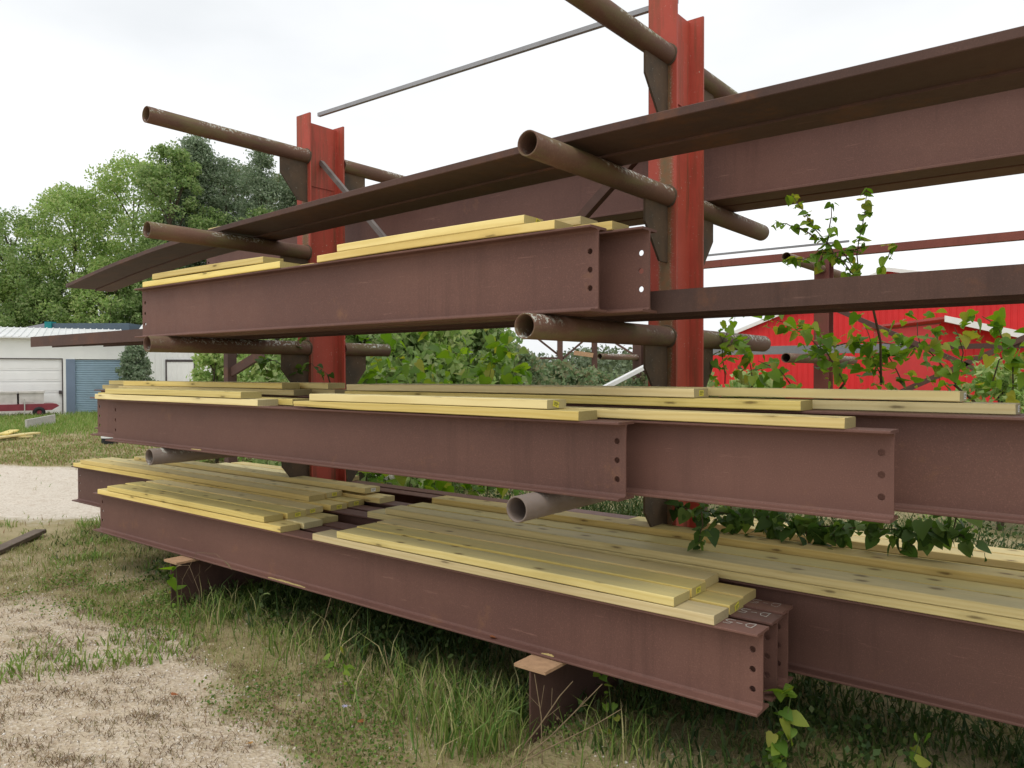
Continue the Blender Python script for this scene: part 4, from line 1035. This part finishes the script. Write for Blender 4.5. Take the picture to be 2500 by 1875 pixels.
VP = {
 'sprig': [[(-.97, 4.05, 2.05), (-1.09, 4.05, 2.19), (-1.19, 4.05, 2.33), (-1.28, 4.05, 2.46), (-1.34, 4.05, 2.56)], [(-1.17, 4.05, 2.28), (-1.15, 4.03, 2.38), (-1.15, 4.05, 2.49)], [(-1.04, 4.05, 2.07), (-1.02, 4.05, 2.23), (-1.0, 4.05, 2.37), (-.98, 4.05, 2.53)], [(-1.23, 4.05, 2.34), (-1.29, 4.05, 2.38), (-1.37, 4.05, 2.42), (-1.43, 4.05, 2.43)], [(-.97, 4.05, 2.05), (-.9, 4.05, 2.16), (-.87, 4.05, 2.25)], [(-.99, 4.05, 2.26), (-1.09, 4.05, 2.25), (-1.19, 4.05, 2.25), (-1.29, 4.05, 2.22), (-1.38, 4.05, 2.23)], [(-1.19, 4.05, 2.25), (-1.21, 4.05, 2.16)], [(-1.09, 4.05, 2.25), (-1.05, 4.05, 2.17)]],
 'mid': [[(-1.87, 4.45, 1.58), (-1.9, 4.45, 1.79), (-1.84, 4.45, 1.94)], [(-1.19, 4.45, 1.58), (-1.28, 4.45, 1.76), (-1.46, 4.45, 1.9), (-1.6, 4.45, 1.96)], [(-1.7, 4.45, 1.58), (-1.72, 4.45, 1.71), (-1.8, 4.45, 1.81)], [(-1.0, 4.45, 1.59), (-1.05, 4.45, 1.77), (-1.09, 4.45, 1.91)], [(-1.48, 4.45, 1.57), (-1.55, 4.45, 1.66), (-1.67, 4.45, 1.71)], [(-1.35, 4.45, 1.78), (-1.19, 4.45, 1.8), (-1.05, 4.45, 1.8), (-.85, 4.45, 1.78)]],
 'right': [[(-.66, 4.45, 1.58), (-.73, 4.45, 1.7), (-.81, 4.45, 1.79), (-.83, 4.45, 1.9)], [(-.66, 4.45, 1.58), (-.62, 4.45, 1.74), (-.66, 4.45, 1.87)], [(-.4, 4.45, 1.57), (-.42, 4.45, 1.74), (-.48, 4.45, 1.86), (-.54, 4.45, 1.92)], [(-.5, 4.45, 1.58), (-.47, 4.45, 1.7), (-.38, 4.45, 1.76)], [(-.9, 4.45, 1.58), (-.94, 4.45, 1.68), (-.98, 4.45, 1.75)]],
 'hang': [[(-1.9, 3.82, .92), (-1.71, 3.8, .91), (-1.53, 3.8, .92), (-1.36, 3.8, .92), (-1.2, 3.8, .91)], [(-1.2, 3.8, .91), (-1.03, 3.8, .91), (-.85, 3.8, .93), (-.67, 3.8, .95)], [(-.67, 3.8, .95), (-.56, 3.8, .95), (-.5, 3.8, .92)], [(-1.58, 3.8, .92), (-1.55, 3.78, .86)], [(-1.38, 3.8, .92), (-1.36, 3.78, .86)], [(-1.07, 3.8, .91), (-1.04, 3.76, .85)], [(-.77, 3.8, .94), (-.72, 3.78, .87)], [(-.53, 3.8, 1.06), (-.56, 3.8, .97)]],
 'drop': [[(-1.55, 3.42, 1.12), (-1.55, 3.42, .92), (-1.56, 3.42, .86), (-1.58, 3.42, .82)]],
 'left': [[(-5.63, 3.72, 1.77), (-5.34, 3.72, 1.73), (-5.13, 3.72, 1.66), (-4.92, 3.72, 1.72), (-4.72, 3.72, 1.63)], [(-5.13, 3.72, 1.66), (-5.15, 3.72, 1.81), (-5.02, 3.72, 1.9)], [(-5.57, 3.72, 1.75), (-5.49, 3.72, 1.64)]],
 'bush': [[(-6.32, 5.3, 0), (-6.32, 5.3, 1.51), (-6.19, 5.3, 1.81), (-5.94, 5.3, 2.0)], [(-5.46, 5.3, 0), (-5.46, 5.3, 1.52), (-5.58, 5.3, 1.76), (-5.88, 5.3, 1.97)], [(-5.94, 5.3, .2), (-5.94, 5.3, 1.52), (-6.03, 5.3, 1.73), (-6.32, 5.3, 1.9)], [(-5.13, 5.3, 0), (-5.13, 5.3, 1.52), (-5.18, 5.3, 1.76), (-5.02, 5.3, 1.95)]],
 'bush2': [[(-4.76, 5.3, 0), (-4.76, 5.3, 1.53), (-4.66, 5.3, 1.79), (-4.47, 5.3, 1.94)], [(-4.21, 5.3, 0), (-4.21, 5.3, 1.53), (-4.16, 5.3, 1.75), (-4.3, 5.3, 1.95)], [(-4.47, 5.3, .2), (-4.47, 5.3, 1.53), (-4.42, 5.3, 1.68), (-4.23, 5.3, 1.82)]],
}
vine('climbing_vine', 'leafy sprig standing up against the sky right of the right column', VP['sprig'], .0135, .041, 101, .020, roots=[[(-.97, 4.05, 2.05), (-.95, 4.2, 1.8), (-1.0, 4.44, 1.58)]])
vine('climbing_vine', 'large leaved vine before the red barn, just right of the right column', VP['mid'], .0080, .056, 102, .085, roots=[[(-1.7, 4.45, 1.58), (-1.9, 4.6, 1.2), (-1.95, 4.75, 0)], [(-1.19, 4.45, 1.58), (-1.6, 4.6, 1.1), (-1.95, 4.76, .9)]])
vine('climbing_vine', 'vine with yellowing leaves at the right edge before the lean-to', VP['right'], .0072, .054, 103, .10, roots=[[(-.66, 4.45, 1.58), (-.3, 4.7, 1.2), (.0, 4.75, 0)]])
vine('climbing_vine', 'dark vine sprawling over the rear boards of the lowest tier', VP['hang'], .0075, .064, 104, .06, roots=[[(-1.2, 3.8, .91), (-1.15, 3.93, .6), (-1.1, 3.95, 0)]], up_bias=.1, meshes=VL_SHADED)
vine('climbing_vine', 'small dark leaf cluster dangling over the front right boards', VP['drop'], .016, .055, 105, .035, roots=[[(-1.55, 3.42, 1.12), (-1.5, 3.6, 1.135), (-1.4, 3.8, 1.0)]], meshes=VL_SHADED)
vine('climbing_vine', 'thin vine crossing the left column below the eye-level beams', VP['left'], .03, .06, 106, .04, roots=[[(-4.72, 3.72, 1.63), (-4.7, 3.85, 1.2), (-4.75, 4.0, 0)]], meshes=VL_SHADED)
vine('vine_thicket', 'broad leaved thicket right of the left column', VP['bush'], .016, .11, 107, .24)
vine('vine_thicket', 'broad leaved thicket left of the right column, lit yellow green', VP['bush2'], .017, .11, 108, .22)
# sapling on the ground under the beam ends
vine('broadleaf_sapling', 'bright green sapling with stacked round leaves under the beam ends', [[(-1.03, 3.0, .0), (-1.04, 2.98, .12), (-1.02, 3.0, .24), (-1.0, 3.02, .38)]], .0085, .056, 109, .032, 'seedlings under the rack', 'sapling', (), .003, STEM_GREEN, .5)
vine('broadleaf_sapling', 'small weed with bright leaves touching the left base arm flange', [[(-5.0, 2.68, .0), (-4.98, 2.66, .2), (-4.96, 2.64, .36)]], .04, .07, 110, .04, 'seedlings under the rack', 'sapling', (), .003, STEM_GREEN, .5)
vine('broadleaf_sapling', 'low seedling under the long beam near the right edge', [[(-.62, 3.25, .0), (-.6, 3.22, .18), (-.58, 3.2, .27)]], .03, .05, 111, .04, 'seedlings under the rack', 'sapling', (), .003, STEM_GREEN, .5)
vine('broadleaf_sapling', 'pale leaved weed in the grass midway along the lowest beam', [[(-3.0, 2.5, .0), (-3.02, 2.48, .14), (-3.05, 2.46, .22)]], .013, .035, 112, .05, 'seedlings under the rack', 'sapling', (), .003, STEM_GREEN, .5)
vine('broadleaf_sapling', 'leafy weed rising behind the right base arm', [[(-1.75, 2.95, .0), (-1.76, 2.93, .2), (-1.78, 2.9, .33)]], .012, .032, 113, .05, 'seedlings under the rack', 'sapling', (), .003, STEM_GREEN, .5)

# ================================================================ grass and weeds
def blades(name, P, h, w, lean, mat, rng, curve=.6):
    n = len(P); az_ = rng.uniform(0, 2 * np.pi, n)
    d = np.stack([np.cos(az_), np.sin(az_), np.zeros(n)], 1); s_ = np.stack([-np.sin(az_), np.cos(az_), np.zeros(n)], 1)
    # blade faces turned at random about their axis
    tw = rng.uniform(0, np.pi, n); s_ = s_ * np.cos(tw)[:, None] + d * np.sin(tw)[:, None]
    zz = np.array([0, 0, 1.0]); h_ = h[:, None]; L = lean[:, None]; w_ = w[:, None]
    b0 = P - s_ * w_ * .5; b1_ = P + s_ * w_ * .5
    m1 = P + zz * h_ * .55 + d * h_ * L * .3; m0 = m1 - s_ * w_ * .4; m1 = m1 + s_ * w_ * .4
    t = P + zz * h_ * (1 - .35 * np.minimum(L, 1.5) * curve) + d * h_ * L
    V = np.stack([b0, b1_, m1, m0, t], 1).reshape(-1, 3)
    k = np.arange(n)[:, None] * 5
    F = np.concatenate([k + np.array([[0, 1, 2]]), k + np.array([[0, 2, 3]]), k + np.array([[3, 2, 4]])], 0)
    return link(name, np_mesh(name, V, F, mat))
def scatter(n, x0, x1, y0, y1, prob, rng):
    x = rng.uniform(x0, x1, n); y = rng.uniform(y0, y1, n)
    k = rng.uniform(0, 1, n) < prob(x, y); x, y = x[k], y[k]
    return np.stack([x, y, ground_z(x, y)], 1)
rng = np.random.default_rng(21)
clump = lambda x, y, s, seed: smooth(-.15, .55, fbm(x, y, s, seed))
dist = lambda x, y: -.6197 * x + .7848 * y
# short patchy turf on the near ground
P = scatter(300000, -8.5, .2, .9, 4.6, lambda x, y: veg(x, y) ** 1.6 * (.25 + .75 * clump(x, y, 4.5, 8)) * .8 * (dist(x, y) > 2.2), rng)
n = len(P); o = blades('turf_grass', P, rng.uniform(.010, .048, n), rng.uniform(.0016, .0036, n), rng.uniform(.2, 1.5, n), GRASS_SHORT, rng)
tag(o, 'short dry patchy turf over the near ground', 'grass', kind='stuff')
# taller green grass along the front of the rack
band = lambda x, y: smooth(2.15, 2.65, y + .15 * fbm(x, y, 1.5, 9)) * (1 - smooth(3.0, 3.5, y)) * (x > -5.6)
P = scatter(30000, -6.2, .3, 2.0, 3.6, lambda x, y: band(x, y) * (.06 + .94 * clump(x, y, 3.4, 11)) * .6, rng)
n = len(P); hh = rng.uniform(.03, .13, n) * (.5 + .6 * clump(P[:, 0], P[:, 1], 2.0, 12)) * (1 - .35 * smooth(2.9, 3.3, P[:, 1]))
o = blades('tall_grass', P, hh, rng.uniform(.003, .0065, n), rng.uniform(.15, .9, n), GRASS, rng); tag(o, 'taller green grass along the foot of the lowest beam', 'grass', kind='stuff')
# clump of long grass by the right base arm
cx, cy = -2.27, 2.68
P = []
for (cx, cy, k, sp) in ((-2.3, 2.66, 300, .12), (-2.6, 2.62, 160, .12), (-2.95, 2.62, 90, .14), (-2.14, 2.5, 130, .07), (-3.6, 2.75, 160, .18), (-4.6, 2.7, 220, .22), (-1.62, 2.8, 90, .12), (-2.25, 2.4, 90, .10)):
    q = rng.normal(size=(k, 2)) * sp; P.append(np.stack([cx + q[:, 0], cy + q[:, 1], ground_z(cx + q[:, 0], cy + q[:, 1])], 1))
P = np.concatenate(P); n = len(P)
o = blades('long_grass', P, rng.uniform(.08, .27, n), rng.uniform(.004, .009, n), rng.uniform(.1, .85, n), GRASS, rng); tag(o, 'long arching grass clumps beside the base arms', 'grass', kind='stuff')
# weeds under and behind the rack
P = scatter(90000, -8.5, 1.2, 2.75, 7.5, lambda x, y: (.25 + .75 * clump(x, y, 2.2, 14)) * (.12 + .88 * smooth(-5.8, -4.6, x)) * np.where(y < 4.6, .95, .45), rng)
n = len(P); o = blades('shade_weeds', P, rng.uniform(.03, .15, n) * (.5 + .5 * smooth(-6, -4.5, P[:, 0])) + .5 * smooth(4.7, 6.0, P[:, 1]) * rng.uniform(0, 1, n), rng.uniform(.006, .014, n), rng.uniform(.2, 1.1, n), SHADE_TINT_GRASS, rng)
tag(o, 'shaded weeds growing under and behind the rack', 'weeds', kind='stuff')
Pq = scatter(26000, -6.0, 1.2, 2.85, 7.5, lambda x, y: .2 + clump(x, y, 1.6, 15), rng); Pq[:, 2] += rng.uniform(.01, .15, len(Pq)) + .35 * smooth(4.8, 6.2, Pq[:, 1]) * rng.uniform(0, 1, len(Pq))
V, F = leaf_quads(Pq, .034, rng, -.2, .7); o = link('weed_leaves', np_mesh('weed_leaves', V, F, SHADE_TINT_GRASS)); tag(o, 'small broad weed leaves in the shade under the rack', 'weeds', kind='stuff')
# clover and low broad weeds in front of the rack
Pq = scatter(42000, -6.6, -.9, 1.5, 3.0, lambda x, y: smooth(.05, .5, fbm(x, y, 2.6, 25)) * veg(x, y) * (dist(x, y) > 2.3), rng); Pq[:, 2] += rng.uniform(.004, .05, len(Pq))
V, F = leaf_quads(Pq, .017, rng, -.1, .75); o = link('low_weeds', np_mesh('low_weeds', V, F, LOW_WEED)); tag(o, 'small clover-like weeds scattered through the near grass', 'weeds', kind='stuff')
# middle distance grass
P = scatter(60000, -18, -5.5, .8, 12, lambda x, y: veg(x, y) ** 1.5 * (.25 + .75 * clump(x, y, 1.6, 16)) * (dist(x, y) > 4.2) * (dist(x, y) < 15), rng)
n = len(P); o = blades('verge_grass', P, rng.uniform(.02, .075, n), rng.uniform(.005, .010, n), rng.uniform(.2, 1.1, n), GRASS_SHORT, rng); tag(o, 'thin olive grass beside the gravel drive', 'grass', kind='stuff')
P = scatter(22000, -9.5, -4.0, 1.3, 5.0, lambda x, y: smooth(.2, .6, fbm(x, y, 1.9, 18)) * (dist(x, y) > 4.0) * (dist(x, y) < 8.4), rng)
n = len(P); o = blades('weed_tufts', P, rng.uniform(.03, .10, n), rng.uniform(.006, .012, n), rng.uniform(.3, 1.2, n), GRASS_LAWN, rng); tag(o, 'bright green weed tufts left of the beam ends', 'weeds', kind='stuff')
dq = rng.uniform(13.4, 32, 80000); lq = (rng.uniform(-120, 900, 80000) - 1250) / 1880 * dq
x = -.6197 * dq + .7848 * lq; y = .7848 * dq + .6197 * lq
k = rng.uniform(0, 1, len(x)) < .3 + .7 * clump(x, y, .8, 19); x, y, dq = x[k], y[k], dq[k]
P = np.stack([x, y, ground_z(x, y)], 1); n = len(P)
green = smooth(18.5, 22, dq + 2 * fbm(x, y, .3, 20)); gsel = rng.uniform(0, 1, n) < green
for sel, nm, mt, lb, hh in ((gsel, 'lawn_grass', GRASS_LAWN, 'green grass in front of the garage', (.08, .24)), (~gsel, 'dry_lawn_grass', GRASS_SHORT, 'yellowish mown grass beyond the drive', (.03, .09))):
    q = P[sel]; o = blades(nm, q, rng.uniform(*hh, len(q)), rng.uniform(.012, .024, len(q)), rng.uniform(.2, .9, len(q)), mt, rng); tag(o, lb, 'grass', kind='stuff')
# dead straw tufts on the gravel
cs = scatter(650, -7.5, -1.2, .9, 2.6, lambda x, y: (1 - .6 * veg(x, y)) * (dist(x, y) > 2.3), rng)
P = np.repeat(cs, 34, 0); P[:, :2] += rng.normal(size=(len(P), 2)) * np.array([.07, .022]) @ np.array([[.85, .5], [-.5, .85]]); P[:, 2] = ground_z(P[:, 0], P[:, 1])
n = len(P); o = blades('dead_grass', P, rng.uniform(.012, .045, n), rng.uniform(.0022, .0045, n), rng.uniform(.5, 2.0, n), STRAW, rng, .9); tag(o, 'dead straw tufts on the bare gravel', 'grass', kind='stuff')
# stone chips
P = scatter(34000, -8, -1.0, .9, 3.0, lambda x, y: (1 - .8 * veg(x, y)) * (dist(x, y) > 2.2), rng)
ico = np.array([(0, 0, .7), (.9, 0, .1), (.2, .85, .0), (-.75, .5, .1), (-.7, -.5, 0), (.25, -.9, .1), (0, 0, -.6)])
icf = np.array([(0, 1, 2), (0, 2, 3), (0, 3, 4), (0, 4, 5), (0, 5, 1), (6, 2, 1), (6, 3, 2), (6, 4, 3), (6, 5, 4), (6, 1, 5)])
n = len(P); sz = (.0022 + .009 * rng.uniform(0, 1, n) ** 4)[:, None, None]; an = rng.uniform(0, 6.28, n); ca, sa = np.cos(an), np.sin(an)
R_ = np.zeros((n, 3, 3)); R_[:, 0, 0] = ca; R_[:, 0, 1] = -sa; R_[:, 1, 0] = sa; R_[:, 1, 1] = ca; R_[:, 2, 2] = 1
V = (np.einsum('nij,kj->nki', R_, ico) * sz * rng.uniform(.7, 1.3, (n, 7, 3)) + P[:, None, :]).reshape(-1, 3)
F = (icf[None] + (np.arange(n) * 7)[:, None, None]).reshape(-1, 3)
o = link('gravel_chips', np_mesh('gravel_chips', V, F, STONE)); tag(o, 'loose limestone chips on the yard', 'gravel', kind='stuff')

# single dead stalks
def stalk(label, pts, heads=0, seed=1, mat=DRY_STALK, r0=.0032):
    r = random.Random(seed); b = Vector(pts[0]); P = [Vector(p) - b for p in pts]
    t = tag(empty('dead_stalk', b), label, 'weed stalk', 'dead weed stalks')
    m = MB(); m.tube(P, [r0 * (1 - .75 * i / len(P)) for i in range(len(P))], 5)
    for k in range(2):
        a = P[1].lerp(P[-1], r.uniform(.1, .6)); m.tube([a, a + Vector((r.uniform(-.08, .08), r.uniform(-.06, .06), r.uniform(.04, .1)))], r0 * .3, 4)
    m.build('stem', mat, t)
    if heads:
        m = MB(); d = (P[-1] - P[-2]).normalized(); q = P[-1]
        m.tube([q - d * .035, q - d * .01, q + d * .015 + Vector((0, 0, -.006)), q + d * .035 + Vector((0, 0, -.018))], [.002, .005, .0045, .001], 7); m.build('seed_head', STEM_GREEN if heads == 2 else mat, t)
stalk('thick dead stalk leaning right beside the right base arm', [(-2.02, 2.58, 0), (-1.93, 2.63, .14), (-1.86, 2.68, .27), (-1.82, 2.72, .33)], 0, 1, r0=.0042)
stalk('long dead stalk reaching the flange right of the base arm', [(-1.98, 2.52, 0), (-1.86, 2.60, .12), (-1.75, 2.68, .26), (-1.68, 2.73, .35)], 0, 2, r0=.0042)
stalk('dead stalk sloping low under the lowest beam right of the arm', [(-1.98, 2.42, 0), (-1.84, 2.52, .10), (-1.68, 2.66, .2), (-1.6, 2.75, .26)], 0, 3, r0=.0038)
stalk('thin dead stalk upright beside the right base arm', [(-1.88, 2.58, 0), (-1.90, 2.6, .2), (-1.95, 2.62, .36)], 0, 4)
stalk('straw stalk leaning left midway along the lowest beam', [(-2.62, 2.45, 0), (-2.68, 2.48, .16), (-2.76, 2.5, .34)], 0, 5)
stalk('pair-like straw stalk reaching the lowest flange, left of centre', [(-3.45, 2.62, 0), (-3.42, 2.63, .2), (-3.36, 2.66, .42)], 0, 6)
stalk('thin straw stalk left of centre below the lowest flange', [(-3.7, 2.55, 0), (-3.62, 2.58, .15), (-3.5, 2.62, .3)], 0, 7)
stalk('green foxtail with curved head under the beam at left', [(-4.05, 2.6, 0), (-4.0, 2.62, .2), (-3.97, 2.63, .33), (-3.93, 2.64, .35)], 2, 8, STEM_GREEN)
stalk('small foxtail beside the right base arm', [(-2.12, 2.52, 0), (-2.1, 2.53, .12), (-2.06, 2.54, .2), (-2.01, 2.55, .21)], 2, 9, STEM_GREEN)
stalk('arching grass stem over the left base arm', [(-4.9, 2.62, 0), (-4.8, 2.6, .3), (-4.62, 2.6, .5), (-4.4, 2.6, .52), (-4.3, 2.62, .47)], 1, 10, r0=.0016)
stalk('dry arching stem with drooping tip beside the left base arm', [(-4.55, 2.58, 0), (-4.6, 2.6, .25), (-4.72, 2.6, .4), (-4.85, 2.6, .38)], 1, 11, r0=.0016)

# fallen leaves and a flower
lm = vine_leaf_mesh(77).copy(); lm.materials.clear(); lm.materials.append(DEADLEAF)
for i, (x, y, z, s, lb) in enumerate([(-3.72, 1.95, None, .035, 'curled dark red leaf on the bare gravel'), (-2.98, 1.92, None, .035, 'orange brown leaf at the bottom of the gravel'), (-2.75, 2.35, None, .04, 'brown leaf in the grass left of the long clump'),
        (-2.36, 2.82, T5 + .016, .05, 'orange leaf lying on the lowest front flange'), (-.5, 3.3, None, .05, 'brown leaf on the ground below the long beam, left of the other'), (-.36, 3.42, None, .05, 'orange leaf on the ground near the right edge'), (-.62, 3.48, None, .045, 'tan leaf behind the others near the right edge')]):
    zz = float(ground_z(x, y)) + .02 if z is None else z
    tag(link('fallen_leaf', lm, None, (x, y, zz), (random.uniform(-.3, .3), random.uniform(-.3, .3), random.uniform(0, 6)), (s, s, s)), lb, 'leaf', 'fallen leaves')
fl = tag(empty('chicory_flower', (-2.79, 2.28, float(ground_z(-2.79, 2.28)))), 'single pale blue flower in the grass in front of the rack', 'flower')
m = MB(); m.tube([(0, 0, 0), (.005, 0, .06), (0, .005, .11)], .0015, 5); m.build('stem', STEM_GREEN, fl)
m = MB()
for k in range(7):
    a = 6.283 * k / 7; m.add([(0, .005, .11), (.011 * math.cos(a - .25), .005 + .011 * math.sin(a - .25), .116), (.019 * math.cos(a), .005 + .019 * math.sin(a), .115), (.011 * math.cos(a + .25), .005 + .011 * math.sin(a + .25), .116)], [(0, 1, 2, 3)])
m.build('petals', FLOWER, fl)
